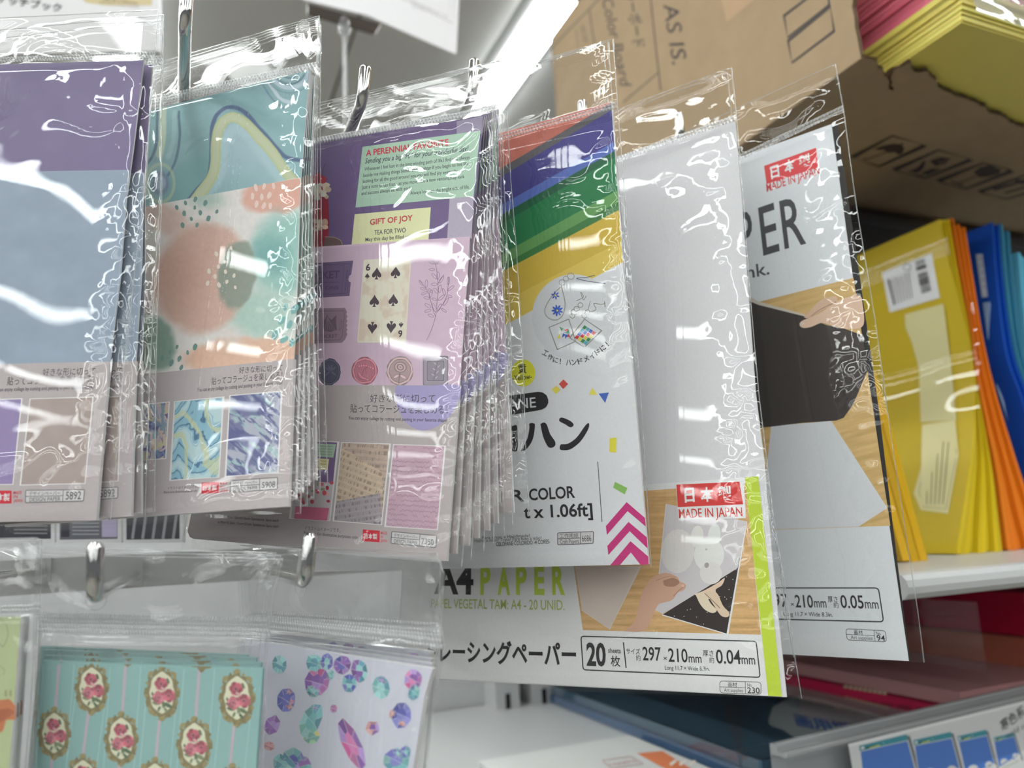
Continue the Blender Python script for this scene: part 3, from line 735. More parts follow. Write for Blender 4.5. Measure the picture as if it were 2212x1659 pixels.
    def sheet(self, name, poly, c, lift, th=None, edge=(214, 212, 212), base_poly=True):
        a = Art(self.pl, lift); th = self.th/3 if th is None else th
        pts = np.asarray(poly, float); P = self.pl.p(pts[:, 0], pts[:, 1], lift)
        if base_poly: a.poly(poly, c, 0)
        n = len(P); a.add(np.concatenate([P, P-self.pl.n*th]), [(i, (i+1) % n, n+(i+1) % n, n+i) for i in range(n)], ink(edge, .6, 'paper_edge'))
        a.add(P-self.pl.n*th, [list(range(n))], ink((205, 205, 205), .6, 'paper_back'))
        a._pn = name; return a
    def put(self, art): return part_of(self.root, art._pn, art)
    def copies(self, spec):
        """spec: (label, distance behind the front bag, shift in pixels, turn about the hook)"""
        out = []
        ref = project(self.base)
        for lab, back, (dx, dy), rot in spec:
            P_ = self.pl.at(ref+np.array([dx, dy], float), -back)
            q = Quaternion(Vector(self.pl.n), math.radians(rot))
            out.append(copy_tree(self.root, lab, Vector(P_), q, skip=('back_film', 'hang_hole')))
        return out

M_rail = surf('rail_grey', (188, 186, 184), .4)
def hook(label, P, fwd, tip, back=.19, r=.0031, lean=0.0):
    P = np.asarray(P, float); rt = thing('wire_hook', label, 'hook', P+G*back, 'chrome wire hooks')
    b = P-G*fwd; br = .007
    path = [P+G*back, P+G*.02, b+G*br]
    up = unit(Z+lean*S)
    for a_ in np.linspace(0, math.pi/2, 8)[1:]: path.append(b+G*br-G*br*math.sin(a_)+up*br*(1-math.cos(a_)))
    path.append(b+up*(tip-.001)); m = MB(); rs = [r]*len(path); path += [b+up*tip, b+up*(tip+.0012)]; rs += [r*.92, r*.55]
    m.tube(path, rs, CHROME, 16); m.build('rod', rt)
    m = MB(); m.box(P+G*(back-.001)-S*.005-Z*.008, S*.010, Z*.016, G*.003, M_rail); m.build('mounting_plate', rt)
    return rt

O_ = O
P1 = Plane(O+[-.1629, .3187, .223], [-.024, -1, .017]); P2 = Plane(O+[-.0907, .3357, .225], [-.291, -.954, .076])
P3 = Plane(O+[-.0062, .3395, .1984], [-.361, -.931, .047]); P4 = Plane(O+[.0588, .3645, .2177], [-.422, -.906, -.041])
P5 = Plane(O+[.1317, .3925, .2189], [-.47, -.875, .09]); P6 = Plane(O+[.1927, .4113, .2247], [-.633, -.774, .005])
P8 = Plane(at_depth(568, 1444, .285), [-.03, -1, -.05]); P7 = Plane(at_depth(60, 1400, .275), [-.10, -1, .0])
P9 = Plane(at_depth(668, 1250, .325), [-.60, -.80, .02])
LBL = (184, 174, 175); TXT = (88, 82, 92); RED = (206, 52, 66)
def jp_label(a, l1, l2, l3, h1, h2, h3, lay=4):
    a.text('好きな形に切って', *l1, h1, TXT, lay, -.004); a.text('貼ってコラージュを楽しめる！', *l2, h2, TXT, lay, -.004)
    a.text('You can enjoy collage by cutting and pasting in your favorite shape!', *l3, h3, TXT, lay, 0)
def made_box(a, q, dx, t1, t2, num, numpos, h, hn, lay=3):
    q = [np.asarray(p, float) for p in q]; a.rrect(q, 2.5, 1.5, (92, 88, 92), lay, (206, 202, 202))
    T = lambda u, v: (q[0]*(1-u)+q[1]*u)*(1-v)+(q[3]*(1-u)+q[2]*u)*v
    a.line([T(0, .5), T(dx, .5)], 1.3, (92, 88, 92), lay+1); a.line([T(dx, 0), T(dx, 1)], 1.3, (92, 88, 92), lay+1)
    a.text(t1, T(.06, .43), T(dx-.05, .43), h, (84, 80, 84), lay+2, 0); a.text(t2, T(.07, .93), T(dx-.04, .93), h, (84, 80, 84), lay+2, 0)
    a.text(num, T(dx+.05, numpos), T(.95, numpos), hn, (84, 80, 84), lay+2, 0)
def frame_pic(a, q, lay=2):
    a.line(q, 2.2, (224, 219, 218), lay, True)

# ------------------------------------------------------------------ pack 1: plain lilac and blue sheets
p = Pack('design_paper_pack', 'front clear bag of lilac and grey blue paper at the far left', 'paper pack', P1, (-120, 205), [(-420, 60), (-560, 1150)],
         [(342, 22), (335, 120), (325, 253), (312, 420), (289, 609), (268, 800), (250, 1000), (239, 1124)], (-440, 152), (335, 122), .045, 11, group='clear bags with lilac paper')
R1 = [(310, 130), (290, 300), (278, 367), (260, 600), (237, 781), (222, 950), (208, 1124)]
def cut(Rr, y):      # point of the right edge at height y
    Rr = np.asarray(Rr, float); return (float(np.interp(y, Rr[:, 1], Rr[:, 0])), y)
a = p.sheet('lilac_sheet', [(-375, 150), (310, 130), (290, 300), cut(R1, 420), (-390, 430)], (138, 124, 162), 0, .0010)
a.paint([(-373, 150), (310, 130), cut(R1, 415), (-388, 425)], 120, 60, lambda X, Y, s, t: const((128, 116, 150), X)+(fbm(X/60, Y/60, 4)[..., None]-.5)*10, 1); p.put(a)
a = p.sheet('grey_blue_sheet', [(-385, 378), cut(R1, 367), (260, 600), cut(R1, 800), (-430, 810)], (158, 172, 190), .0004, .0006)
a.paint([(-384, 379), cut(R1, 368), cut(R1, 797), (-428, 805)], 150, 100, lambda X, Y, s, t: const((150, 163, 180), X)+(fbm(X/50, Y/40, 6)[..., None]-.5)*14, 1); p.put(a)
a = p.sheet('label_sheet', [(-425, 795), cut(R1, 781), (222, 950), (208, 1124), (-470, 1134)], LBL, .0008, .0018)
jp_label(a, ((92, 811), (206, 808)), ((15, 831), (203, 826)), ((-20, 846), (203, 839)), 15, 17, 8)
c5 = crop(0, 760, 3.77)
q = [(-95, 866), *c5((178, 382), (105, 1080)), (-120, 1048)]; a.poly(q, (150, 134, 176), 1); frame_pic(a, q)
q = c5((245, 383), (757, 368), (692, 1072), (165, 1085))
a.paint(q, 60, 80, lambda X, Y, s, t: const((172, 156, 151), X)+(fbm(X/30, Y/30, 9)[..., None]-.5)*12, 1); frame_pic(a, q)
a.poly(c5((-90, 1130), (95, 1130), (95, 1235), (-95, 1238)), RED, 2); a.text('日本製', c5((-75, 1212))[0], c5((78, 1208))[0], 15, (235, 225, 225), 4, .02)
for i, s_ in enumerate(('MADE', 'IN', 'JAPAN')): a.text(s_, c5((108, 1160+33*i))[0], c5(((176, 142, 182)[i], 1158+33*i))[0], 7, RED, 3, .004)
made_box(a, c5((210, 1128), (688, 1122), (680, 1214), (206, 1228)), .64, 'デザインペーパー', 'DESIGN PAPER', '5892', .84, 9, 17)
p.put(a)
p.copies([('clear bag of lilac paper second from the front at the far left', .0055, (26, 27), 2.8), ('clear bag of lilac paper hindmost at the far left', .011, (30, 44), 4.1)])

# ------------------------------------------------------------------ pack 2: marble and watercolour sheets
p = Pack('design_paper_pack', 'front clear bag of teal marble and peach watercolour paper beside the lilac bags', 'paper pack', P2, (400, 180), [(150, 192), (120, 350), (10, 1160)],
         [(690, 34), (684, 140), (676, 260), (664, 600), (657, 800), (650, 1110)], (130, 262), (685, 145), .05, 23, group='clear bags with marble paper', flap=1.2)
R2 = [(668, 152), (649, 383), (643, 600), (635, 775), (623, 1094)]
kA = crop(300, 120, 4.6075)
arch_b = spline(kA((500, 1440), (600, 1320), (690, 1180), (715, 950), (735, 690), (800, 560), (900, 515), (1040, 560), (1210, 730), (1400, 950), (1500, 1025), (1640, 1040)), 8)
arch_y = spline(kA((540, 1470), (640, 1340), (740, 1150), (765, 900), (800, 730), (870, 640), (960, 625), (1080, 690), (1180, 790), (1330, 960), (1440, 1120), (1540, 1240)), 8)
arch_i = spline(kA((600, 1470), (720, 1300), (800, 1130), (830, 920), (880, 790), (960, 730), (1060, 760), (1150, 850), (1270, 1010), (1380, 1150), (1480, 1280)), 8)
def marble(X, Y, s, t):
    wx = X+8*(fbm(X/70, Y/70, 3)-.5); wy = Y+8*(fbm(X/70, Y/70, 5)-.5)
    c = const((134, 168, 172), X)+(fbm(X/60, Y/50, 8)[..., None]-.5)*22
    x = (X-300)*4.6075; y = (Y-120)*4.6075
    ins = sst(-40, 40, y-720-((x-970)/(300+.0*y))**2*430*np.where(x > 970, .62, 1.25))*sst(-20, 20, 1500-y); c = mixc(c, (164, 186, 196), ins*.75*(1-sst(900, 1350, y)*.6))
    c = mixc(c, (118, 158, 160), sst(20, 120, y-(900+.35*(760-x)))*(x < 760)*.8)
    d = pdist(wx, wy, arch_b); c = mixc(c, (86, 104, 134), (1-sst(2.6, 6, d)))
    d = pdist(wx, wy, arch_i); c = mixc(c, (168, 192, 198), (1-sst(6, 22, d))*.8)
    d = pdist(wx, wy, arch_y); c = mixc(c, (186, 192, 162), (1-sst(9.5, 12.5, d)))
    c = mixc(c, (176, 184, 128), (1-sst(1, 3.5, np.abs(d-9)))*.55)
    for pts, cc, w_ in ((((190, 500), (190, 800), (150, 980), (90, 1080)), (78, 106, 128), 3.0), (((240, 520), (245, 760), (215, 980)), (182, 194, 172), 8), (((400, 560), (405, 850), (340, 1110), (240, 1270), (150, 1330)), (84, 112, 130), 2.8), (((360, 560), (350, 830), (300, 1000)), (150, 178, 180), 5),
                        (((1230, 300), (1330, 440), (1440, 520)), (108, 134, 150), 2.2), (((1290, 270), (1400, 420), (1520, 470)), (186, 198, 208), 4)):
        d = pdist(wx, wy, spline(kA(*pts), 6)); c = mixc(c, cc, (1-sst(w_*.6, w_*1.3, d))*.95)
    r = np.hypot((x-1500)/1.0, (y-110)*.95)
    for r0, w_, cc in ((70, 16, (172, 184, 150)), (110, 8, (104, 132, 146)), (130, 14, (150, 178, 182)), (165, 7, (108, 134, 148)), (200, 20, (178, 194, 204)), (250, 6, (118, 146, 158))): c = mixc(c, cc, 1-sst(w_*.6, w_*1.4, np.abs(r-r0)))
    r = np.hypot((x-215)/130, (y-1270)/180); c = mixc(c, (112, 132, 154), (1-sst(.55, .8, r))); c = mixc(c, (150, 168, 186), 1-sst(.3, .5, r)); c = mixc(c, (176, 190, 160), (1-sst(.05, .16, np.abs(r-1.05)))*.7)
    return c
a = p.sheet('marble_sheet', [(150, 283), (668, 152), (649, 383), (646, 470), (130, 560)], (134, 168, 172), 0, .0010)
a.paint([(255, 257), (667, 153), (646, 450), (245, 520)], 330, 260, marble, 1); p.put(a)
kB = crop(300, 380, 3.77)
def wcol(X, Y, s, t):
    x = (X-300)*3.77; y = (Y-380)*3.77; wx = x+60*(fbm(x/120, y/120, 31)-.5); wy = y+60*(fbm(x/120, y/120, 37)-.5)
    c = const((219, 213, 209), X)
    B = lambda cx, cy, rx, ry, rot, sf: soft_ell(wx, wy, cx, cy, rx, ry, rot, sf)
    c = mixc(c, (206, 176, 164), B(200, 330, 230, 130, .5, .5)*.9); c = mixc(c, (168, 190, 180), B(560, 190, 170, 90, 0, .7)*.8)
    c = mixc(c, (212, 164, 148), B(1120, 150, 300, 165, -.1, .2))
    c = mixc(c, (150, 188, 180), B(1200, 640, 330, 390, .25, .35)); c = mixc(c, (118, 164, 162), B(1090, 640, 160, 190, -.5, .6)*.9)
    c = mixc(c, (166, 194, 184), B(1000, 1130, 330, 230, .2, .5)*.9)
    c = mixc(c, (204, 170, 156), B(520, 830, 400, 470, .25, .15)); c = mixc(c, (190, 150, 136), B(330, 800, 260, 360, .2, .8)*.6)
    c = mixc(c, (136, 146, 134), B(800, 810, 165, 300, .15, .15)*.92)
    c = mixc(c, (218, 180, 158), B(900, 1490, 560, 190, 0, .2)); c = mixc(c, (216, 206, 200), B(760, 1330, 110, 130, -.6, .8)*.7)
    c = mixc(c, (132, 156, 144), B(120, 1360, 190, 240, -.3, .25))
    c = mixc(c, (196, 212, 204), B(1000, 1090, 50, 36, 0, .6)*.7)
    return c+(fbm(x/26, y/26, 41)[..., None]-.5)*10
a = p.sheet('watercolour_sheet', [(120, 488), cut(R2, 383), (643, 600), (634, 800), (60, 860)], (219, 213, 209), .0004, .0006)
a.paint([(250, 458), cut(R2, 384), cut(R2, 792), (235, 825)], 300, 300, wcol, 1)
rr = random.Random(4)
for lst, cc, rx, ry in (([(380, 220), (308, 257), (455, 258), (540, 222), (368, 305), (500, 300), (427, 350), (635, 290), (567, 346), (355, 402), (474, 400), (460, 190)], (112, 142, 136), 15, 23),
        ([(953, 95), (1020, 85), (1097, 82), (1173, 85), (1062, 158), (1000, 172), (958, 230), (1018, 243), (1070, 245), (925, 165)], (228, 198, 188), 15, 28),
        ([(750, 587), (632, 635), (700, 700), (797, 705), (647, 740), (572, 776), (705, 780), (620, 820), (775, 812), (716, 862), (652, 888), (785, 908), (560, 875)], (220, 208, 196), 14, 21),
        ([(190, 1485), (252, 1435), (310, 1392), (262, 1523), (330, 1487), (397, 1437), (457, 1392), (345, 1560)], (112, 146, 138), 15, 26),
        ([(1170, 1177), (1227, 1213), (1107, 1297), (1183, 1333), (1245, 1360), (1195, 1066), (1268, 1087)], (128, 174, 172), 24, 44)):
    for x, y in lst:
        x, y = kB((x, y))[0]; f_ = rr.uniform(.75, 1.15); a.ell(x, y, rx*f_/3.77, ry*f_/3.77, cc, 3, rr.uniform(-.3, .5)*(1 if rx < 20 else 1)+(.5 if rx > 20 else 0), 12, .12, int(x))
p.put(a)
a = p.sheet('label_sheet', [(55, 845), (313, 808), cut(R2, 775), (623, 1094), (309, 1116), (10, 1138)], LBL, .0008, .0018)
kC = crop(300, 780, 4.1475)
jp_label(a, kC((897, 108), (1285, 82)), kC((648, 210), (1282, 152)), kC((520, 275), (1285, 207)), 13, 15, 8)
q1 = kC((-150, 404), (272, 368), (240, 873), (-180, 902)); q2 = kC((320, 362), (757, 322), (717, 1040), (280, 1068)); q3 = kC((815, 310), (1280, 270), (1245, 1000), (775, 1035))
def pic1(X, Y, s, t):
    n = fbm(X/11+3*vnoise(X/20, Y/20, 2), Y/17, 51, 3); m_ = fbm(X/9, Y/16, 57, 3); c = const((188, 178, 186), X)
    c = mixc(c, (206, 182, 172), sst(.45, .52, m_)); c = mixc(c, (200, 192, 160), sst(.55, .6, fbm(X/14, Y/12, 61))); c = mixc(c, (104, 96, 152), sst(.56, .60, n)); return mixc(c, (120, 148, 170), sst(.58, .62, fbm(X/8, Y/20, 67))*.8)
def pic2(X, Y, s, t):
    u = s*1.0+.22*np.sin(5.5*t+1.0)+.35*(fbm(s*2.6, t*2.6, 71)-.5); v = t*1.4+.30*np.sin(4.2*s+2*t)+.5*(fbm(s*2.2+5, t*2.2, 73)-.5)
    f = np.sin(15*v+7*u); g = np.sin(9*u-8*v+2)
    c = const((142, 184, 200), X); c = mixc(c, (186, 210, 214), sst(.35, .6, f)); c = mixc(c, (84, 118, 152), 1-sst(.08, .2, np.abs(f+.55))); c = mixc(c, (198, 204, 168), sst(.62, .9, g)*.8); return mixc(c, (226, 232, 232), (1-sst(.03, .1, np.abs(f-.2))))
def pic3(X, Y, s, t):
    x = X*.75+Y*.66; y = -X*.66+Y*.75; n = fbm(x/34, y/7, 81, 4); c = const((176, 178, 192), X)
    c = mixc(c, (108, 112, 152), sst(.46, .56, n)); c = mixc(c, (164, 188, 190), sst(.58, .66, fbm(x/40, y/9, 85))); return mixc(c, (92, 94, 140), sst(.5, .62, fbm(X/50, Y/40, 87))*.7)
for q, f_ in ((q1, pic1), (q2, pic2), (q3, pic3)): a.paint(q, 110, 170, f_, 1); frame_pic(a, q)
a.text('イラストはイメージです。', *kC((255, 1150), (530, 1135)), 6, TXT, 3, 0); a.text('Picture is for illustrative purposes only.', *kC((222, 1185), (525, 1170)), 5, TXT, 3, 0)
a.poly(kC((560, 1090), (715, 1080), (715, 1180), (560, 1190)), RED, 2); a.text('日本製', *kC((575, 1158), (695, 1150)), 10, (236, 226, 226), 4, .02)
for i, s_ in enumerate(('MADE', 'IN', 'JAPAN')): a.text(s_, *kC((725, 1107+35*i), ((790, 750, 795)[i], 1102+35*i)), 6, RED, 3, .004)
made_box(a, kC((818, 1072), (1243, 1042), (1240, 1148), (818, 1175)), .62, 'デザインペーパー', 'DESIGN PAPER', '5908', .82, 8, 13)
p.put(a)
p.copies([(f'clear bag of marble paper {w_} from the front', .0047*(i+1), (5*(i+1), 5*(i+1)), .7*(i+1)) for i, w_ in enumerate(('second', 'third', 'fourth'))]+[('clear bag of marble paper hindmost of its hook', .019, (22, 22), 2.8)])

# ------------------------------------------------------------------ pack 3: pink collage sheets
p = Pack('design_paper_pack', 'front clear bag of purple and pink collage paper with a spades card', 'paper pack', P3, (772, 242), [(520, 262), (512, 330), (392, 1190)],
         [(1075, 132), (1066, 238), (1054, 420), (1046, 600), (1030, 850), (1012, 1050), (998, 1226)], (505, 340), (1066, 242), .045, 37, group='clear bags with collage paper', flap=.75)
R3 = [(1046, 251), (1030, 350), (1018, 430), (1015, 511), (993, 832), (965, 1212)]
kD = crop(600, 0, 2.949); kE = crop(640, 500, 4.6095); kF = crop(620, 500, 2.304); kG = crop(540, 1130, 3.136)
PUR = (112, 94, 134)
a = p.sheet('purple_sheet', [(515, 331), (1046, 251), (1030, 350), (1018, 430), (1013, 560), (500, 620)], PUR, 0, .0010)
a.paint([(560, 324), (1045, 252), (1014, 540), (550, 590)], 160, 90, lambda X, Y, s, t: const(PUR, X)+(fbm(X/40, Y/40, 14)[..., None]-.5)*10, 1)
a.poly(kD((1095, 1265), (1248, 1250), (1235, 1520), (1078, 1530)), (176, 166, 184), 2); a.poly(kD((1140, 772), (1308, 742), (1300, 850), (1140, 862)), (158, 148, 172), 2)
a.poly(kD((540, 935), (1290, 832), (1248, 1250), (495, 1322)), (172, 200, 180), 3)
a.text('A PERENNIAL FAVORITE', *kD((562, 994), (1088, 924)), 13, (200, 66, 82), 5, .022); a.text('Sending you a big “Hi” for your wonderful day!', *kD((555, 1042), (1210, 962)), 11, (74, 74, 90), 5, .008, shear=.2)
for s_, x0, y0_, x1, y1_ in (('Whenever I feel lost in the long winding path of life,I find you always', 552, 1088, 1222, 1012), ('beside me making things better and brighter.If you begin to live life', 545, 1128, 1213, 1052), ('looking for all the good around you,you will find joy everywhere.', 542, 1166, 1178, 1096), ('Just a note to say that... as you move into a new venture,may luck', 537, 1204, 1190, 1134), ('and success always be with you!', 533, 1243, 843, 1208), ('Always look on the bright side of life.', 845, 1241, 1222, 1200)):
    a.text(s_, *kD((x0, y0_), (x1, y1_)), 7.5, (88, 94, 98), 5, .004)
a.poly(kD((490, 1365), (975, 1320), (960, 1530), (468, 1580)), (236, 228, 176), 3)
a.text('GIFT OF JOY', *kD((587, 1432), (860, 1404)), 12, (200, 66, 82), 5, .022); a.text('TEA FOR TWO', *kD((615, 1496), (815, 1480)), 10, (72, 70, 76), 5, .006); a.text('May this day be filled with', *kD((558, 1538), (866, 1514)), 8, (72, 70, 76), 5, .008)
rr = random.Random(9)
a.poly(kD((180, 1180), (245, 1150), (320, 1240), (330, 1420), (312, 1590), (180, 1600)), (150, 48, 62), 2)
for i in range(26): a.ell(*kD((200+rr.random()*125, 1165+rr.random()*100))[0], 5+4*rr.random(), 4+3*rr.random(), rr.choice(((226, 208, 186), (206, 184, 160), (236, 222, 204))), 3, n=9, jit=.15, seed=i)
for i in range(16): a.ell(*kD((200+rr.random()*115, 1405+rr.random()*65))[0], 4+3*rr.random(), 3+3*rr.random(), rr.choice(((222, 200, 176), (200, 172, 148))), 3, n=9, jit=.15, seed=i+40)
for x, y in ((215, 1135), (255, 1125), (285, 1145), (240, 1150)): a.ell(*kD((x, y))[0], 9, 8.5, (172, 52, 66), 4, n=14); a.ell(*kD((x-8, y-8))[0], 2, 1.5, (226, 170, 170), 5, n=7)
a.line(kD((235, 1110), (250, 1040), (282, 985)), .9, (90, 60, 60), 5); a.line(kD((285, 1130), (290, 1070), (305, 1040)), .9, (90, 60, 60), 5)
a.poly(spline(kD((300, 1510), (360, 1515), (405, 1540), (415, 1600), (300, 1600), (300, 1510)), 4), (112, 92, 88), 3); a.line(spline(kD((300, 1508), (360, 1513), (405, 1538), (412, 1600)), 5), 1.5, (170, 150, 130), 4)
p.put(a)
PNK = (216, 188, 208)
a = p.sheet('pink_sheet', [(500, 556), (685, 533), (1015, 511), (993, 832), (988, 860), (440, 860)], PNK, .0004, .0006)
a.paint([(560, 548), (1014, 512), (991, 850), (500, 855)], 150, 110, lambda X, Y, s, t: const((206, 180, 198), X)+(fbm(X/30, Y/30, 15)[..., None]-.5)*8, 1)
TK = (116, 98, 130)
a.poly(kE((130, 318), (567, 290), (547, 430), (525, 445), (515, 480), (525, 500), (543, 505), (530, 640), (130, 668)), TK, 2)
a.line(kE((130, 345), (540, 318), (505, 615), (130, 640)), 1, (92, 76, 108), 3, True); a.line(kE((478, 325), (450, 615)), .8, (92, 76, 108), 3)
a.text('TICKET', kE((110, 478))[0], kE((430, 462))[0], 16, (90, 74, 108), 4, .02); a.text('ADMIT ONE', kE((70, 588))[0], kE((425, 576))[0], 8, (92, 76, 108), 4, .01); a.line(kE((140, 515), (430, 503)), .9, (92, 76, 108), 3)
a.text('ADMIT ONE', kE((500, 380))[0], kE((478, 590))[0], 4, (92, 76, 108), 4, .01, up=(5, 0))
rr = random.Random(2); edge = [(485, 762), (505, 800)]+[(498+12*(i % 2), 825+22*i) for i in range(11)]+[(490, 1070), (455, 1108)]
a.poly(kE((130, 768), *edge, (130, 1116)), (148, 124, 138), 2)
a.line(kE((130, 795), (470, 790), (478, 830), (455, 1050), (430, 1080), (130, 1088)), 1, (112, 92, 106), 3)
a.poly(kE((265, 985), (275, 890), (300, 850), (306, 820), (318, 850), (350, 880), (400, 830), (395, 890), (405, 980), (340, 1000)), (112, 92, 106), 3)
for i in range(5): a.line(kE((310, 850), (285+25*i, 985)), .8, (150, 128, 140), 4)
a.text('TICKET', kE((247, 1062))[0], kE((410, 1055))[0], 7.5, (104, 84, 98), 4, .012); a.text('No.0237', kE((443, 985))[0], kE((462, 880))[0], 5, (104, 84, 98), 4, 0, up=(-5, -1))
a.poly(kE((640, 820), (600, 1110), (560, 1112)), PNK, 0)
# the six of spades
cq = kE((672, 282), (1147, 250), (1092, 1104), (605, 1108)); a.rrect(cq, 4, 0, (0, 0, 0), 2, (226, 216, 200))
Cq = [np.array(v) for v in cq]; LQ = lambda u, v: (Cq[0]*(1-u)+Cq[1]*u)*(1-v)+(Cq[3]*(1-u)+Cq[2]*u)*v
a.paint([LQ(.02, .03), LQ(.98, .02), LQ(.97, .97), LQ(.02, .985)], 70, 110, lambda X, Y, s, t: mixc(const((227, 217, 200), X), (208, 186, 168), sst(.5, .72, fbm(X/26, Y/26, 19))*.6), 3)
def spade(cx, cy, w_, h_, c, inv=False, lay=5):
    P_ = [(0, -.5), (.10, -.34), (.26, -.16), (.42, 0), (.5, .14), (.46, .28), (.33, .34), (.18, .30), (.05, .18), (.09, .36), (.19, .5), (-.19, .5), (-.09, .36), (-.05, .18), (-.18, .30), (-.33, .34), (-.46, .28), (-.5, .14), (-.42, 0), (-.26, -.16), (-.10, -.34)]
    sg = -1 if inv else 1; a.poly([(cx+sg*x*w_-(sg*y*h_)*.05, cy+sg*y*h_) for x, y in P_], c, lay)
SP = (78, 66, 74)
for x, y, iv in ((801, 417, 0), (989, 405, 0), (778, 690, 0), (966, 681, 0), (757, 962, 1), (945, 955, 1)): spade(*kE((x, y))[0], 95/4.61, 122/4.61, SP, iv)
spade(*kE((707, 441))[0], 44/4.61, 54/4.61, SP); spade(*kE((1043, 932))[0], 44/4.61, 54/4.61, SP, True)
a.text('6', kE((692, 390))[0], kE((736, 386))[0], 14.5, SP, 5, .03); a.text('6', kE((1056, 985))[0], kE((1014, 988))[0], 14.5, SP, 5, .03, up=(.4, 14))
BR = (138, 116, 142)
for st_ in (((1298, 1082), (1345, 980), (1385, 850), (1402, 700), (1412, 560), (1400, 400), (1385, 330), (1350, 240)), ((1385, 850), (1350, 740), (1320, 620), (1275, 545), (1228, 490)), ((1400, 805), (1460, 720), (1495, 650), (1510, 560), (1516, 455)), ((1412, 515), (1470, 430)), ((1385, 330), (1435, 275))): a.line(spline(kE(*st_), 5), 1.0, BR, 4)
for x, y, L_, w_, an in ((1362, 270, 60, 24, -1.3), (1345, 308, 60, 22, .5), (1415, 300, 60, 20, -1.0), (1350, 380, 55, 22, .05), (1375, 445, 70, 26, .8), (1410, 440, 80, 26, -1.5), (1445, 480, 80, 26, -1.0), (1375, 525, 60, 26, 0), (1295, 520, 80, 26, -1.5), (1260, 570, 50, 22, .3), (1275, 615, 65, 22, -.4), (1240, 510, 60, 20, 1.0), (1340, 620, 80, 28, -1.3), (1300, 662, 60, 24, .2), (1390, 590, 60, 28, .9), (1430, 570, 80, 28, -1.4), (1470, 600, 70, 24, 1.2), (1515, 490, 80, 26, -1.5), (1540, 565, 80, 24, -.7), (1525, 645, 55, 22, .3), (1445, 660, 80, 26, -.7), (1375, 675, 55, 20, .3), (1490, 700, 90, 24, -1.0), (1310, 740, 70, 30, .6), (1310, 790, 70, 24, -.3), (1375, 760, 90, 28, 1.2), (1425, 755, 80, 26, -1.1), (1470, 785, 60, 20, .6), (1340, 838, 60, 24, .4), (1335, 590, 50, 20, .9)):
    cx, cy = kE((x, y))[0]; a.ell(cx, cy, L_/9.2, w_/9.2, (206, 178, 200), 2, an, 12); a.ring(cx, cy, L_/9.2, w_/9.2, .8, BR, 3, an, 12)
# wax seals
def seal(x, y, rx, ry, c, sq=False):
    c = np.array(c, float); cx, cy = kE((x, y))[0]; rx /= 4.61; ry /= 4.61; dk = tuple(c*.72); lt = tuple(np.clip(c*1.18, 0, 235))
    if sq:
        B_ = lambda f: [(cx-rx*f, cy-ry*f), (cx+rx*f*1.02, cy-ry*f*1.05), (cx+rx*f, cy+ry*f), (cx-rx*f, cy+ry*f)]
        for f, cc in ((1, dk), (.95, tuple(c)), (.74, lt), (.70, dk), (.64, tuple(c*.95))): a.rrect(B_(f), 5*f, 0, dk, 2+[1, .95, .74, .70, .64].index(f), cc)
    else:
        for i, (f, cc) in enumerate(((1, dk), (.96, tuple(c)), (.90, lt), (.82, dk), (.78, tuple(c*.95)))): a.ell(cx, cy, rx*f, ry*f, cc, 2+i, .1, 26, .035, int(x)+(i if i == 0 else 1))
    return cx, cy, dk, lt
cx, cy, dk, lt = seal(330, 1400, 110, 135, (92, 92, 112))
for an in (-.9, -.3, .3, .9, 2.2, 4.0): a.ell(cx+2+8*math.sin(an), cy-2-8*math.cos(an), 2.2, 7, lt, 8, an, 8)
cx, cy, dk, lt = seal(682, 1388, 130, 138, (196, 126, 140))
for i in range(7): a.ell(cx+(-12+5*i), cy-10-3*math.sin(i*.6)+i*.6, 2.6, 2.6, lt, 8, 0, 8); a.ring(cx+(-12+5*i), cy-10-3*math.sin(i*.6)+i*.6, 2.6, 2.6, .7, dk, 9, 0, 8)
a.line(spline([(cx-14, cy+4), (cx-6, cy+14), (cx+6, cy+20)], 5), 2.0, lt, 8); a.line(spline([(cx-15, cy+4), (cx-12, cy+16), (cx+4, cy+20)], 5), 1.2, dk, 8); a.line(spline([(cx-6, cy+10), (cx-2, cy-2), (cx+8, cy-10)], 5), 1.2, dk, 8)
cx, cy, dk, lt = seal(1032, 1388, 134, 148, (190, 164, 166))
for k_, r_ in enumerate((13, 10, 7, 4)): a.ring(cx+1, cy-8, r_, r_*.85, 1.4, lt if k_ % 2 else dk, 8, .3*k_, 14)
a.line([(cx, cy+4), (cx-3, cy+28)], 1.6, dk, 8); a.ell(cx-8, cy+12, 7, 3.2, lt, 8, -.5, 10); a.ell(cx+7, cy+13, 8, 3.2, lt, 8, .5, 10); a.ring(cx-8, cy+12, 7, 3.2, .8, dk, 9, -.5, 10); a.ring(cx+7, cy+13, 8, 3.2, .8, dk, 9, .5, 10)
cx, cy, dk, lt = seal(1386, 1390, 125, 145, (158, 148, 160), True)
a.line([(cx-4, cy+20), (cx, cy), (cx+4, cy-20)], 1.0, dk, 8)
for i in range(6): a.ell(cx-3+i*1.2+(-4 if i % 2 else 5), cy+14-6*i, 5, 1.9, lt, 8, (.6 if i % 2 else -.8), 9); a.ring(cx-3+i*1.2+(-4 if i % 2 else 5), cy+14-6*i, 5, 1.9, .6, dk, 9, (.6 if i % 2 else -.8), 9)
p.put(a)
LB3 = (182, 172, 172)
a = p.sheet('label_sheet', [(470, 836), (687, 832), (993, 832), (965, 1212), (690, 1188), (418, 1164), (410, 1160), (405, 1148)], LB3, .0008, .0018)
a.poly(spline(kF((545, 767), (700, 767), (855, 767), (850, 850), (790, 940), (690, 990), (600, 960), (548, 870), (538, 790), (545, 767)), 5), (166, 156, 198), 1)
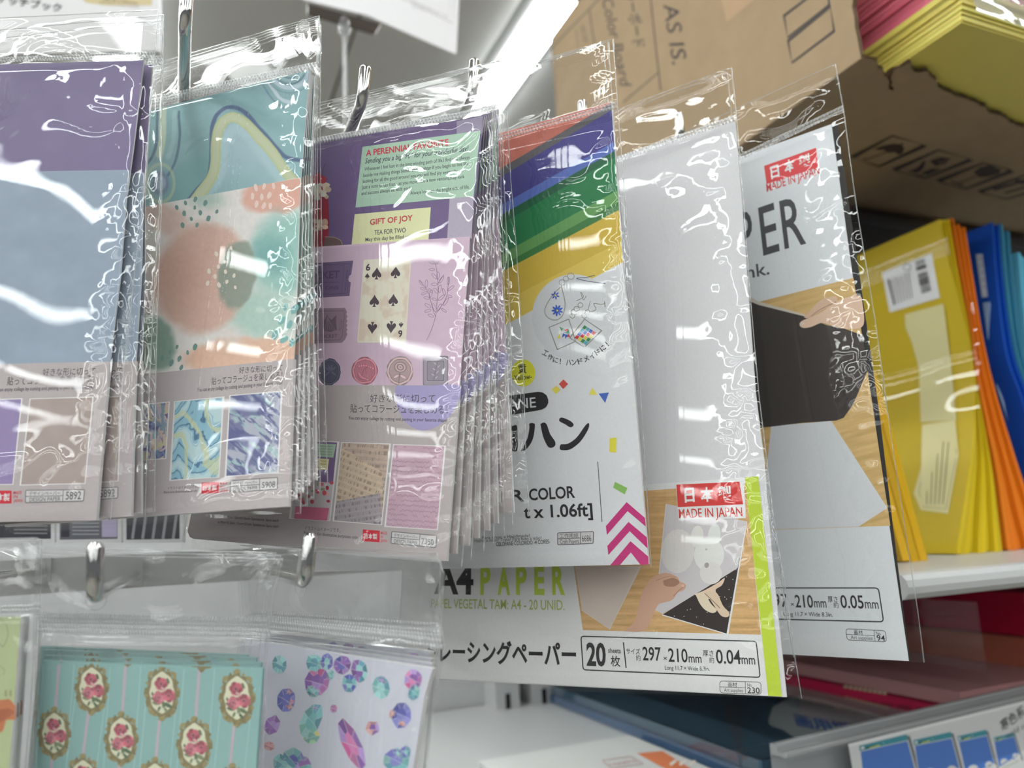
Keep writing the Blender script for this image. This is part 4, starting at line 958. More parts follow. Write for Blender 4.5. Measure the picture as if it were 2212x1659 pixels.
jp_label(a, kF((413, 848), (738, 848)), kF((315, 898), (800, 905)), kF((305, 935), (797, 948)), 16, 17, 7)
q1 = kF((60, 1040), (255, 1048), (213, 1440), (15, 1428)); q2 = kF((272, 1050), (513, 1058), (470, 1460), (230, 1440)); q3 = kF((530, 1060), (787, 1068), (748, 1485), (488, 1468))
def music(X, Y, s, t):
    base = const((192, 172, 158), X)+(fbm(X/12, Y/12, 91)[..., None]-.5)*16
    def staff(c, sx, sy, ang, mask, sp, col):
        ca, sa = math.cos(ang), math.sin(ang); u = (X-sx)*ca+(Y-sy)*sa; v = -(X-sx)*sa+(Y-sy)*ca
        row = np.mod(v, sp); ln = ((np.mod(row, 1.9) < .55) & (row < sp*.55))*.30; nt = ((vnoise(u/2.2, np.floor(v/sp)*7.3, 5) > .62) & (row < sp*.62) & (row > sp*.1))*.45
        return mixc(c, col, np.maximum(ln, nt)*mask)
    c = staff(base, 740, 956, .05, np.ones_like(X), 14, (112, 92, 84))
    m1 = sst(-.5, .5, (Y-(966+(X-738)*.62)))*sst(-.5, .5, (1085-(X-735)*.22-Y))*sst(-.5, .5, (824-X+(Y-1000)*.05)); c = c*(1-m1[..., None])+(const((206, 186, 164), X)+(fbm(X/10, Y/10, 93)[..., None]-.5)*14)*m1[..., None]; c = staff(c, 740, 975, .36, m1, 13, (110, 86, 72))
    m2 = sst(-.5, .5, (Y-(1083-(X-728)*.19)))*sst(-.5, .5, 820-X+(Y-1060)*.08); c = c*(1-m2[..., None])+const((170, 160, 164), X)*m2[..., None]; c = staff(c, 728, 1090, -.16, m2, 12, (92, 82, 90)); return c
def script(X, Y, s, t):
    c = const((196, 164, 178), X)+(fbm(X/22, Y/22, 95)[..., None]-.5)*18
    row = np.mod(t*17, 1); wv_ = np.abs(row-.5+.28*np.sin(s*95+7*vnoise(s*24, np.floor(t*17)*3.1, 3))*vnoise(s*30, np.floor(t*17)*5.7, 8)); return mixc(c, (156, 120, 142), (1-sst(.06, .16, wv_))*.55*(vnoise(s*9, np.floor(t*17)*2.3, 6) > .25))
a.poly(q1, (196, 186, 190), 1)
Q1 = [np.array(v) for v in q1]; L1 = lambda u, v: (Q1[0]*(1-u)+Q1[1]*u)*(1-v)+(Q1[3]*(1-u)+Q1[2]*u)*v
a.poly([L1(0, 0), L1(1, 0), L1(1, .52), L1(0, .5)], (122, 98, 140), 2); a.poly([L1(.2, .03), L1(.95, .03), L1(.92, .2), L1(.2, .19)], (172, 196, 172), 3); a.poly([L1(.3, .22), L1(.82, .22), L1(.8, .36), L1(.3, .36)], (226, 218, 160), 3)
for i in range(4): a.line([L1(.28, .06+.035*i), L1(.88, .06+.035*i)], 1, (130, 140, 130), 4)
for i in range(3): a.line([L1(.4, .25+.04*i), L1(.75, .25+.04*i)], 1, (180, 110, 110), 4)
rr = random.Random(8)
for i in range(26): a.ell(*L1(.1+.85*rr.random(), .5+.3*rr.random()), 2.5+3*rr.random(), 2.5+3*rr.random(), rr.choice(((196, 84, 96), (176, 60, 76), (222, 176, 168), (140, 150, 110), (206, 110, 130))), 3, n=9, jit=.1, seed=i)
a.poly([L1(.1, .84), L1(.95, .84), L1(.93, 1), L1(.1, 1)], (206, 110, 140), 3)
a.paint(q2, 110, 170, music, 1); a.paint(q3, 130, 200, script, 1)
for q in (q1, q2, q3): frame_pic(a, q)
a.text('イラストはイメージです。', *kG((370, 45), (612, 62)), 8, TXT, 3, 0); a.text('Picture is for illustrative purposes only.', *kG((365, 75), (735, 108)), 7, TXT, 3, 0)
a.text('6.90in×5.26in 15cm×21cm 3patterns 2pcs each', (471, 1130), (602, 1140), 5.5, TXT, 3, 0); a.text('5.90in 15cm×15cm 2patterns 3pcs each', (485, 1119), (602, 1127.5), 5.5, TXT, 3, 0)
a.poly(kG((765, 42), (880, 52), (877, 130), (762, 122)), RED, 2); a.text('日本製', *kG((775, 102), (862, 107)), 11, (236, 226, 226), 4, .02)
for i, s_ in enumerate(('MADE', 'IN', 'JAPAN')): a.text(s_, *kG((885, 76+26*i), ((928, 900, 930)[i], 79+26*i)), 6.5, RED, 3, .004)
made_box(a, kG((960, 57), (1265, 85), (1258, 165), (955, 137)), .63, 'デザインペーパー', 'DESIGN PAPER', '7350', .82, 8, 13)
p.put(a)
p.copies([(f'clear bag of collage paper {w_} from the front, fanned to the right', .0047*(i+1), (6*(i+1), 3.2*r_), r_) for i, (w_, r_) in enumerate((('second', .9), ('third', 2.2), ('fourth', 3.2), ('fifth', 4.3), ('sixth', 5.2)))]+[('hindmost clear bag of collage paper beside the cellophane pack', .0285, (42, 16), 6.6)])

# ------------------------------------------------------------------ pack 4: coloured cellophane
p = Pack('cellophane_pack', 'front clear bag of coloured cellophane with rainbow bands and magenta chevrons', 'paper pack', P4, (1010, 240), [(770, 245), (745, 400), (640, 1240)],
         [(1325, 84), (1335, 230), (1352, 440), (1368, 640), (1384, 850), (1398, 1060), (1407, 1224)], (755, 395), (1334, 232), .03, 51, group='clear bags with cellophane', flap=.8, wr=.7)
R4 = [(1321, 220), (1334, 437), (1345, 571), (1370, 833), (1390, 1060), (1401, 1219)]
k6 = crop(1000, 550, 2.404); k4 = crop(600, 0, 2.949); k7 = crop(900, 1000, 2.517)
WHT = (220, 220, 224)
a = p.sheet('printed_sheet', [(770, 374), (1321, 220), (1345, 571), (1370, 833), (1401, 1219), (640, 1236)], WHT, .0006, .0022)
def bands(X, Y, s, t):
    xs = X; c = const((196, 112, 98), X)+(fbm(X/25, Y/25, 5)[..., None]-.5)*16
    def below(p0, p1): return sst(-.6, .6, Y-(p0[1]+(X-p0[0])*(p1[1]-p0[1])/(p1[0]-p0[0])))
    for p0, p1, cc in (((1066, 373), (1315.5, 225.5), (96, 94, 98)), ((1066, 392), (1320, 238), (74, 70, 136)), ((1064.5, 453), (1325.6, 307), (92, 112, 184)), ((1064, 475), (1329, 325), (42, 98, 70)), ((1066, 494), (1327, 341), (44, 124, 78)), ((1071, 556), (1332, 412), (104, 158, 92)), ((1071, 580), (1334, 437), (66, 124, 70)), ((1071, 594), (1336, 454), (212, 180, 74)), ((1080, 655), (1345, 520), (222, 194, 92)), ((1091, 702), (1345, 566.6), WHT)):
        c = mixc(c, cc, below(p0, p1))
    return c+(fbm(X/9, Y/9, 9)[..., None]-.5)*5
a.paint([(1040, 299), (1320, 221), cut(R4, 600), (1040, 740)], 300, 440, bands, 1)
def wedge(r0, c, lay, cx=1239, cy=685):
    a.ell(cx, cy, r0, r0*1.03, c, lay, 0, 40)
wedge(90, (212, 213, 217), 2)
GD = (150, 146, 140)
a.line(spline(k6((512, 165), (470, 205), (430, 270), (428, 310), (455, 335), (490, 338), (520, 310), (530, 250), (512, 165)), 5), 1.8, GD, 4)
for (x, y, n_, r_) in ((480, 212, 6, 22), (490, 290, 9, 30)):
    cx, cy = k6((x, y))[0]
    for i in range(n_):
        an = 2*math.pi*i/n_+.3; a.ell(cx+r_*.24*math.cos(an), cy+r_*.24*math.sin(an), r_*.19, r_*.075, (62, 96, 190), 5, an, 8)
    a.ell(cx, cy, 2.2, 2.2, (222, 200, 80), 6, 0, 8)
def frame(q, c=GD): a.line(k6(*q), 1.9, c, 4, True)
frame(((447, 378), (550, 335), (585, 450), (490, 493))); frame(((555, 432), (632, 335), (720, 395), (630, 482)))
rr = random.Random(6); CC = ((206, 60, 66), (60, 140, 90), (70, 100, 190), (228, 206, 80), (90, 170, 190))
for i in range(9):
    x, y = 492+rr.random()*65, 385+rr.random()*48; an = rr.random()*6; a.poly([k6((x+14*math.cos(an+o_), y+14*math.sin(an+o_)))[0] for o_ in (0, 2.2, 3.6)], CC[i % 5], 5)
for i in range(4):
    for j in range(4):
        u, v = (i+.5)/4, (j+.5)/4; q0 = np.array([578, 432.]); e1 = np.array([62, -78.])*.95; e2 = np.array([72, 46.])*.95; c0_ = q0+e1*u*.9+e2*v*.9
        a.poly([k6(tuple(c0_+d_))[0] for d_ in (-e1*.1-e2*.1, e1*.1-e2*.1, e1*.1+e2*.1, -e1*.1+e2*.1)], CC[(i*2+j*3) % 5], 5)
for x, y, r_ in ((515, 145, 16), (535, 125, 14), (560, 112, 18), (575, 300, 16), (568, 318, 13), (590, 282, 14), (610, 262, 13), (630, 318, 13), (648, 300, 14)): a.ring(*k6((x, y))[0], r_/2.4, r_/2.6, 1.2, GD, 5, .4, 12)
a.line(spline(k6((590, 122), (640, 118), (685, 107)), 5), 1.3, (86, 84, 100), 5); a.line(spline(k6((590, 125), (660, 140), (740, 150)), 5), 1.4, (86, 84, 120), 5)
a.line(spline(k6((590, 240), (625, 220), (612, 195), (625, 235), (640, 215)), 5), 1.3, GD, 5); a.line(spline(k6((655, 300), (690, 285), (680, 255), (720, 258), (740, 252)), 5), 1.3, GD, 5); a.line(k6((662, 240), (648, 292)), 1.1, GD, 5); a.line(k6((735, 243), (738, 272)), 1.8, GD, 5)
for ch, x, y, an in (('工', 416, 512, 28), ('作', 446, 533, 20), ('に', 476, 548, 12), ('！', 504, 556, 4), ('ハ', 550, 562, -4), ('ン', 582, 560, -10), ('ド', 616, 554, -16), ('メ', 650, 542, -22), ('イ', 682, 527, -28), ('ド', 714, 508, -34), ('に', 742, 486, -40), ('！', 766, 464, -46)):
    cx, cy = k6((x, y))[0]; t_ = math.radians(an); ux, uy = math.cos(t_), math.sin(t_); w_ = 5.6 if ch != '！' else 1.2
    a.text(ch, (cx-ux*w_-uy*-5, cy-uy*w_+ux*5), (cx+ux*w_-uy*-5, cy+uy*w_+ux*5), 11.5, (62, 60, 66), 4, .012, up=(uy, -ux))
a.ell(*k6((313, 615))[0], 26, 29, (230, 220, 60), 3, 0, 30); a.text('黄', *k6((288, 612), (330, 610)), 19, (64, 62, 40), 5, .02); a.text('-Yellow-', *k6((258, 655), (358, 645)), 11.5, (64, 62, 40), 5, .012)
pill = [(1000, 868), (1020, 866)]+k6((390, 712), (415, 716), (434, 730), (443, 752), (443, 772), (432, 792), (412, 804), (390, 809))+[(1020, 911), (1000, 913)]
a.poly(pill, (44, 42, 46), 3); a.text('LLOPHANE', (1010, 893), k6((380, 792))[0], 21, (214, 214, 218), 5, .008)
KB = (40, 38, 42)
for q in (((300, 1022), (330, 1010), (362, 960), (374, 890), (366, 876), (345, 878), (345, 900), (336, 950), (312, 1000)), ((402, 880), (420, 872), (436, 884), (452, 930), (478, 970), (478, 992), (460, 1003), (440, 995), (418, 950), (408, 910)),
          ((500, 852), (515, 846), (555, 862), (574, 880), (570, 892), (555, 896), (530, 880), (502, 866)), ((502, 1000), (510, 985), (545, 982), (590, 950), (630, 895), (648, 876), (656, 882), (648, 912), (610, 970), (560, 1010), (520, 1016), (505, 1012)), ((256, 890), (280, 888), (284, 950), (282, 1015), (260, 1020), (256, 1000))): a.poly(spline(k6(*(q+(q[0],))), 4), KB, 4)
a.poly(spline(k6((100, 905), (262, 890), (262, 912), (120, 926), (122, 1010), (262, 1000), (262, 1020), (100, 1034), (100, 905)), 2), KB, 4)
a.poly(k6((460, 700), (485, 680), (507, 702), (482, 724)), (226, 208, 90), 3); a.poly(k6((498, 672), (522, 648), (546, 672), (521, 698)), (206, 80, 72), 3)
a.poly(k6((655, 728), (672, 690), (698, 728)), (226, 212, 96), 3); a.poly(k6((705, 722), (758, 716), (738, 770)), (74, 104, 184), 3)
a.poly(k6((762, 954), (798, 950), (796, 1028), (760, 1024)), (232, 212, 70), 3); a.poly(k6((790, 1180), (854, 1212), (840, 1245), (780, 1210)), (138, 184, 96), 3)
a.text('COLOR', *k6((345, 1276), (583, 1261)), 25, KB, 4, .02); a.text('R', *k6((255, 1282), (318, 1279)), 25, KB, 4, .02); a.text('t x 1.06ft]', *k6((318, 1368), (675, 1356)), 27, KB, 4, .02)
a.line(k6((700, 1075), (722, 1388)), 1.6, (80, 78, 82), 3)
MG = (196, 54, 122)
a.poly(k6((850, 1285), (946, 1368), (949, 1412), (855, 1332), (748, 1455), (742, 1410)), MG, 3); a.poly(k6((860, 1388), (955, 1468), (959, 1526), (866, 1436), (755, 1560), (750, 1513)), MG, 3); a.poly(k6((870, 1488), (962, 1568), (964, 1610), (922, 1611), (872, 1546), (815, 1612), (765, 1613)), MG, 3)
a.text('Para crear a Handmade!', *k6((100, 1478), (348, 1466)), 6.5, (96, 94, 98), 4, .004); a.text('Hecho a mano! Trato! Para feito à mão!', *k6((60, 1494), (407, 1480)), 7, (96, 94, 98), 4, .004); a.text('CELOFANE COLORIDO -4 CORES-', *k6((173, 1514), (453, 1500)), 8.5, (80, 78, 82), 4, .008)
made_box(a, k6((492, 1445), (678, 1438), (676, 1500), (492, 1507)), .64, '工作用紙', 'Craft Papers', '6686', .80, 9.5, 13)
p.put(a)
p.copies([('clear bag of cellophane second from the front behind the rainbow cover', .0048, (-5, 4), .1), ('hindmost clear bag of cellophane behind the rainbow cover', .0100, (-9, 8), .2)])

# ------------------------------------------------------------------ pack 5: tracing paper
p = Pack('tracing_paper_pack', 'front clear bag of tracing paper with a lime stripe beside the cellophane pack', 'paper pack', P5, (1245, 300), [(905, 395), (890, 520), (820, 1480)],
         [(1581, 146), (1592, 255), (1606, 420), (1618, 600), (1640, 850), (1672, 1120), (1702, 1300), (1718, 1420), (1733, 1509)], (895, 505), (1591, 260), .045, 63, group='clear bags with tracing paper', flap=1.3, wr=.85)
R5 = [(1588, 262), (1601, 420), (1612, 600), (1632, 850), (1651, 1000), (1667, 1199), (1684, 1370), (1699, 1506)]
a = p.sheet('tracing_paper', [(905, 466), (1588, 262), (1601, 420), (1632, 850), (1651, 1000), (1667, 1199), (1699, 1506), (857, 1464)], (212, 210, 213), 0, .0016)
p.put(a)
a = p.sheet('label_sheet', [(880, 1084), (1638, 1029), (1661, 1240), (1689, 1504.6), (860, 1462)], (222, 221, 221), .0006, .0006)
OAK = (204, 164, 112)
def oak(X, Y, s, t): return const(OAK, X)+(fbm(X/90, Y/5, 23)[..., None]-.5)*46+(fbm(X/6, Y/2, 29)[..., None]-.5)*14
a.paint([(1218, 1072), (1612, 1045), (1643.5, 1371), (1259, 1361)], 200, 170, oak, 1)
a.poly(k7((860, 560), (1225, 560), (1050, 905), (898, 800)), (206, 190, 180), 2); a.line(k7((1215, 560), (1050, 905), (895, 800)), 1, (224, 214, 206), 3)
a.poly(k7((1335, 826), (1745, 570), (1792, 325), (1690, 930)), (54, 46, 44), 3)
rr = random.Random(12)
for i in range(46):
    u, v = rr.random(), rr.random()
    if u+v < 1:
        pt = np.array([1690, 930.])+u*np.array([-345, -106.])+v*np.array([80, -420.]); a.ell(*k7(tuple(pt))[0], 1.1, 1.0, (206, 200, 196), 5, 0, 6)
a.line(k7((1335, 826), (1690, 932), (1795, 320)), 2.2, (232, 228, 226), 4)
a.poly(spline(k7((1510, 715), (1570, 690), (1640, 650), (1675, 625), (1660, 665), (1625, 690), (1630, 730), (1560, 740), (1510, 715)), 3), (222, 196, 172), 5)
a.poly(spline(k7((1515, 712), (1560, 705), (1600, 765), (1632, 800), (1610, 816), (1570, 800), (1540, 765), (1515, 712)), 4), (226, 206, 182), 6); a.poly(spline(k7((1570, 700), (1630, 705), (1665, 775), (1700, 815), (1690, 838), (1655, 830), (1620, 780), (1570, 700)), 4), (218, 194, 168), 6)
a.line(spline(k7((1565, 708), (1610, 750), (1650, 790)), 4), 1.2, (90, 70, 60), 7)
a.poly(k7((1356, 222), (1796, 318), (1745, 572), (1555, 690), (1338, 822), (1298, 800)), (204, 198, 200), 4)
for cx, cy, rx, ry, cc in ((1420, 480, 90, 120, (218, 212, 210)), (1525, 400, 34, 60, (226, 220, 216)), (1618, 395, 34, 66, (230, 224, 220)), (1590, 500, 82, 90, (228, 222, 218)), (1600, 600, 60, 60, (220, 214, 210))): a.ell(*k7((cx, cy))[0], rx/2.5, ry/2.5, cc, 5, .1, 18)
a.ell(*k7((1577, 556))[0], 5, 6, (166, 158, 158), 6, .2, 10); a.ell(*k7((1575, 470))[0], 2.2, 2.4, (186, 178, 178), 6, 0, 8)
a.line(k7((1298, 800), (1356, 222)), 1.2, (232, 228, 228), 6)
SK = (206, 164, 140)
a.poly(spline(k7((1128, 915), (1185, 860), (1205, 780), (1228, 700), (1265, 640), (1300, 610), (1360, 598), (1415, 618), (1432, 645), (1462, 660), (1455, 690), (1420, 705), (1390, 745), (1340, 760), (1310, 775), (1270, 860), (1232, 916), (1128, 915)), 3), SK, 7)
a.poly(spline(k7((1340, 640), (1395, 625), (1430, 648), (1400, 672), (1350, 668), (1340, 640)), 4), (168, 126, 106), 8); a.line(spline(k7((1395, 725), (1430, 690), (1462, 668)), 4), 1.3, (166, 122, 102), 8); a.line(spline(k7((1300, 640), (1360, 620), (1410, 622)), 4), 1.1, (176, 134, 112), 8); a.ell(*k7((1448, 668))[0], 4, 3, (226, 186, 168), 9, .3, 8)
a.poly(k7((1408, 106), (1778, 90), (1790, 300), (1425, 314)), (226, 224, 224), 8); a.poly(k7((1412, 118), (1755, 102), (1775, 225), (1420, 240)), (212, 62, 60), 9)
for ch, x0, x1, y in (('日', 1458, 1512, 208), ('本', 1545, 1617, 204), ('製', 1640, 1718, 197)): a.text(ch, *k7((x0, y), (x1, y-4)), 28, (232, 226, 226), 11, .03)
a.text('MADE IN JAPAN', *k7((1427, 300), (1772, 289)), 19.5, (206, 66, 62), 10, .012)
a.text('A4', *k7((95, 706), (308, 710)), 63, (40, 38, 40), 4, .03); LG = (178, 200, 66)
for ch, x0, x1 in zip('PAPER', (345, 440, 540, 640, 738), (402, 508, 600, 695, 808)): a.text(ch, *k7((x0, 710), (x1, 711)), 60, LG, 4, .035)
a.text('PAPEL VEGETAL TAM: A4 - 20 UNID.', *k7((78, 788), (805, 800)), 20, (166, 180, 100), 4, .008)
a.text('トレーシングペーパー', *k7((58, 1070), (868, 1096)), 44, (42, 40, 42), 4, .028)
a.rrect(k7((893, 942), (1846, 970), (1868, 1166), (905, 1125)), 7, 2.4, (52, 50, 52), 3)
KT = (52, 50, 52)
for s_, A_, B_, h_, b_ in (('20', (925, 1098), (1030, 1102), 49, .03), ('sheets', (1042, 1032), (1110, 1035), 11, .01), ('枚', (1056, 1100), (1108, 1103), 21, .01), ('サイズ', (1140, 1036), (1215, 1040), 12, .006), ('約', (1193, 1073), (1218, 1074), 12, 0), ('297', (1230, 1072), (1330, 1076), 29, .012), ('×', (1343, 1076), (1362, 1077), 9, 0), ('210', (1370, 1080), (1475, 1084), 29, .012), ('mm', (1480, 1084), (1550, 1087), 13, .008), ('厚さ', (1557, 1048), (1615, 1050), 12, .004), ('約', (1592, 1085), (1618, 1086), 12, 0), ('0.04', (1630, 1089), (1765, 1093), 30, .012), ('mm', (1768, 1093), (1842, 1096), 14, .008), ('Long 11.7 × Wide 8.3in.', (1350, 1124), (1593, 1131), 9, .004)):
    a.text(s_, *k7(A_, B_), h_, KT, 4, b_)
a.line(k7((1124, 975), (1139, 1115)), 2.4, KT, 4)
def art_box(a, q, dx, num):
    q = [np.asarray(v, float) for v in q]; a.rrect(q, 7, 1.2, (90, 88, 90), 3)
    T = lambda u, v: (q[0]*(1-u)+q[1]*u)*(1-v)+(q[3]*(1-u)+q[2]*u)*v
    a.line([T(0, .5), T(dx, .5)], 1, (90, 88, 90), 4); a.line([T(dx, 0), T(dx, 1)], 1, (90, 88, 90), 4)
    a.text('画材', T(.20, .44), T(.42, .44), 9.5, KT, 5, 0); a.text('Art supplies', T(.10, .90), T(dx-.06, .90), 8, (96, 94, 96), 5, 0); a.text('No.', T(dx+.05, .40), T(dx+.17, .40), 7, KT, 5, 0); a.text(num, T(dx+.05, .93), T(.97, .93), 12.5, KT, 5, .008)
art_box(a, k7((1648, 1185), (1872, 1192), (1873, 1258), (1650, 1250)), .62, '230')
a.poly([(1609, 1031), (1638, 1029), (1661, 1240), (1689, 1504.6), (1659.6, 1503)], (186, 206, 62), 10)
p.put(a)
p.copies([('clear bag of tracing paper hindmost of its two beside the black sheet pack', .024, (10, 2), .2)])

# ------------------------------------------------------------------ pack 6: carbon paper
p = Pack('carbon_paper_pack', 'clear bag of black carbon paper under a white cover at the right end', 'paper pack', P6, (1452, 320), [(1180, 420), (1175, 540), (1215, 1395)],
         [(1805, 138), (1823, 238), (1850, 440), (1892, 697), (1925, 940), (1957, 1150), (1985, 1330), (1997, 1431)], (1180, 545), (1823, 240), .06, 77, flap=1.1, wr=.5)
R6 = [(1796, 268), (1842, 598), (1888, 900), (1931, 1208), (1963, 1428)]
a = p.sheet('carbon_sheet', [(1195, 484), (1808, 266), (1860, 620), (1900, 900), (1937, 1208), (1965, 1428), (1232, 1389)], (46, 44, 44), -.0008, .0006, (40, 38, 38)); p.put(a)
a = p.sheet('cover_sheet', [(1190, 486), (1796, 268), (1842, 598), (1888, 900), (1931, 1208), (1963, 1428), (1230, 1388)], (217, 219, 223), 0, .0006)
k13 = crop(1560, 560, 2.4386); k12 = crop(1500, 1150, 3.107)
a.poly(k8((300, 525), (672, 395), (690, 535), (318, 655)), (214, 74, 78), 2)
for ch, x0, y0_, x1, y1_ in (('日', 352, 612, 412, 592), ('本', 448, 572, 525, 545), ('製', 553, 538, 640, 508)): a.text(ch, *k8((x0, y0_), (x1, y1_)), 24, (232, 228, 230), 4, .03)
a.text('MADE IN JAPAN', *k8((320, 712), (700, 582)), 17.5, (210, 84, 86), 3, .012)
for ch, x0, y0_, x1, y1_ in (('P', 128, 1212, 240, 1178), ('E', 295, 1166, 412, 1130), ('R', 448, 1118, 602, 1078)): a.text(ch, *k8((x0, y0_), (x1, y1_)), 103, (74, 74, 78), 3, .008)
a.text('ink.', *k8((145, 1342), (340, 1300)), 27, (80, 80, 84), 3, .008)
OAK2 = (206, 172, 114)
a.paint([k13((20, 268))[0], k13((692, 98))[0], k13((886, 1404))[0], k13((180, 1428))[0]], 150, 260, lambda X, Y, s, t: const(OAK2, X)+(fbm(X/70+Y/300, Y/6+X/24, 33)[..., None]-.5)*34, 1)
a.poly(k13((258, 878), (575, 852), (870, 1310), (720, 1408), (200, 1425)), (214, 215, 219), 2); a.poly(k13((120, 180), (190, 222), (440, 292), (430, 304), (190, 242), (120, 206)), (206, 196, 184), 3)
blk = k13((120, 210), (190, 240), (430, 300), (545, 345), (640, 365), (740, 400), (765, 590), (722, 690), (690, 765), (640, 835), (600, 850), (420, 862), (258, 882), (100, 895))
a.poly(blk, (64, 58, 56), 3); a.poly(k13((120, 210), (190, 240), (200, 300), (260, 880), (100, 895)), (58, 52, 50), 4)
a.poly(k13((545, 345), (740, 400), (765, 590), (722, 690), (690, 765), (660, 730), (600, 560)), (72, 66, 64), 4)
a.poly(spline(k13((408, 338), (425, 322), (500, 290), (548, 262), (620, 215), (720, 190), (740, 240), (745, 345), (690, 368), (620, 362), (560, 342), (520, 336), (470, 356), (430, 362), (410, 352), (408, 338)), 4), (222, 190, 166), 6)
a.poly(spline(k13((430, 305), (470, 265), (500, 232), (540, 206), (600, 196), (600, 230), (540, 262), (500, 285), (450, 310), (430, 305)), 4), (214, 180, 154), 5)
a.line(spline(k13((470, 300), (500, 275), (545, 250), (600, 225)), 5), 1.6, (180, 140, 116), 7); a.ell(*k13((422, 340))[0], 5, 4, (232, 204, 186), 8, -.3, 10); a.line(spline(k13((560, 342), (580, 310), (640, 290)), 5), 1.0, (198, 160, 136), 7)
a.rrect([(1560, 1270), *k12((1235, 373), (1270, 600)), (1575, 1335)], 8, 2.6, (62, 62, 64), 3)
for s_, A_, B_, h_, b_ in (('297', (490, 498), (630, 500), 28, .012), ('×', (648, 498), (670, 499), 8, 0), ('210', (680, 502), (800, 505), 27, .012), ('mm', (806, 503), (888, 505), 14, .006), ('厚さ', (897, 466), (963, 467), 12, .004), ('約', (936, 504), (968, 505), 12, 0), ('0.05', (985, 506), (1140, 510), 28, .012), ('mm', (1147, 509), (1238, 513), 14, .006), ('Long 11.7 × Wide 8.3in.', (600, 560), (930, 566), 9, .004)):
    a.text(s_, *k12(A_, B_), h_, KT, 4, b_)
art_box(a, k12((1015, 647), (1282, 660), (1290, 735), (1025, 722)), .71, '94')
p.put(a)

# ------------------------------------------------------------------ lower row
p = Pack('memo_paper_pack', 'front clear bag of pale green paper cut by the left edge of the picture', 'paper pack', P7, (-130, 1270), [(-300, 1170), (-320, 1900)],
         [(81, 1162), (76, 1300), (70, 1500), (60, 1760), (54, 1900)], (-300, 1330), (77, 1322), .05, 83, group='clear bags with green paper', nv=130, film=FILM_HAZY, zh=16, pitch=7)
a = p.sheet('green_sheet', [(-290, 1336), (45, 1332), (20, 1659), (2, 1890), (-310, 1890)], (176, 186, 142), 0, .0016)
kL = crop(0, 1100, 2.967)
a.poly(kL((-60, 1230), (60, 1215), (100, 1260), (98, 1350), (40, 1350), (20, 1420), (-60, 1460)), (190, 118, 80), 2); a.poly(kL((-60, 1290), (60, 1275), (96, 1300), (40, 1345), (-60, 1400)), (166, 96, 66), 3)
a.line(spline(kL((0, 700), (40, 740), (50, 810), (20, 880), (0, 860)), 5), 1.6, (128, 148, 118), 2); a.line(spline(kL((-10, 1000), (30, 1030), (20, 1060)), 5), 1.6, (150, 160, 110), 2); a.poly(kL((30, 1160), (45, 1160), (45, 1200), (30, 1200)), (150, 150, 110), 2); a.poly(kL((60, 1160), (75, 1160), (75, 1200), (60, 1200)), (150, 150, 110), 2)
p.put(a)
p.copies([('clear bag of pale green paper second from the front at bottom left', .006, (9, 1), .25), ('clear bag of pale green paper hindmost at bottom left', .012, (19, 3), .5)])

p = Pack('memo_paper_pack', 'front clear bag of turquoise paper printed with rose medallions', 'paper pack', P8, (212, 1283), [(85, 1198), (84, 1380), (62, 1700), (48, 1900)],
         [(612, 1208), (590, 1290), (584, 1345), (576, 1440), (572, 1560), (566, 1700), (560, 1900)], (84, 1366), (584, 1376), .04, 91, group='clear bags with rose paper', nv=130, film=FILM_HAZY, zh=17, pitch=6.5, flap=.9)
TQ = (146, 184, 181)
a = p.sheet('rose_sheet', [(91, 1428), (568, 1444), (553, 1659), (541, 1890), (52, 1890)], TQ, 0, .002, (120, 160, 156))
Pq = [(92, 1429), (567, 1445), (553, 1659), (541, 1888), (53, 1888), (71, 1659)]
kR = crop(60, 1400, 3.95)
rows = [(-10, [(285, -110), (850, -80), (1480, -40)]), (0, [(545, 340), (1145, 380), (1785, 425)]), (1, [(225, 725), (797, 772), (1420, 822)]), (2, [(470, 1130), (1085, 1165), (1745, 1225)]), (3, [(160, 1500), (745, 1545), (1370, 1590)])]
for ci, cc in enumerate(((545, 340, 440, 1150), (1145, 380, 1070, 1190), (1785, 425, 1700, 1240), (285, -110, 160, 1520), (850, -80, 740, 1560), (1480, -40, 1360, 1600))):
    x0, y0_, x1, y1_ = cc; q0 = kR((x0, y0_))[0]; q1_ = kR((x1, y1_))[0]
    if q0[1] < 1432: f_ = (1434+.03*(q0[0]-91)-q0[1])/(q1_[1]-q0[1]); q0 = (q0[0]+(q1_[0]-q0[0])*f_, q0[1]+(q1_[1]-q0[1])*f_)
    a.line([q0, q1_], 6, (196, 178, 188), 1)
    for dx in (-33, 33): a.line([(q0[0]+dx, q0[1]), (q1_[0]+dx, q1_[1])], 1.2, (176, 212, 208), 1) if q0[0]+dx < 560 else None
rr = random.Random(21)
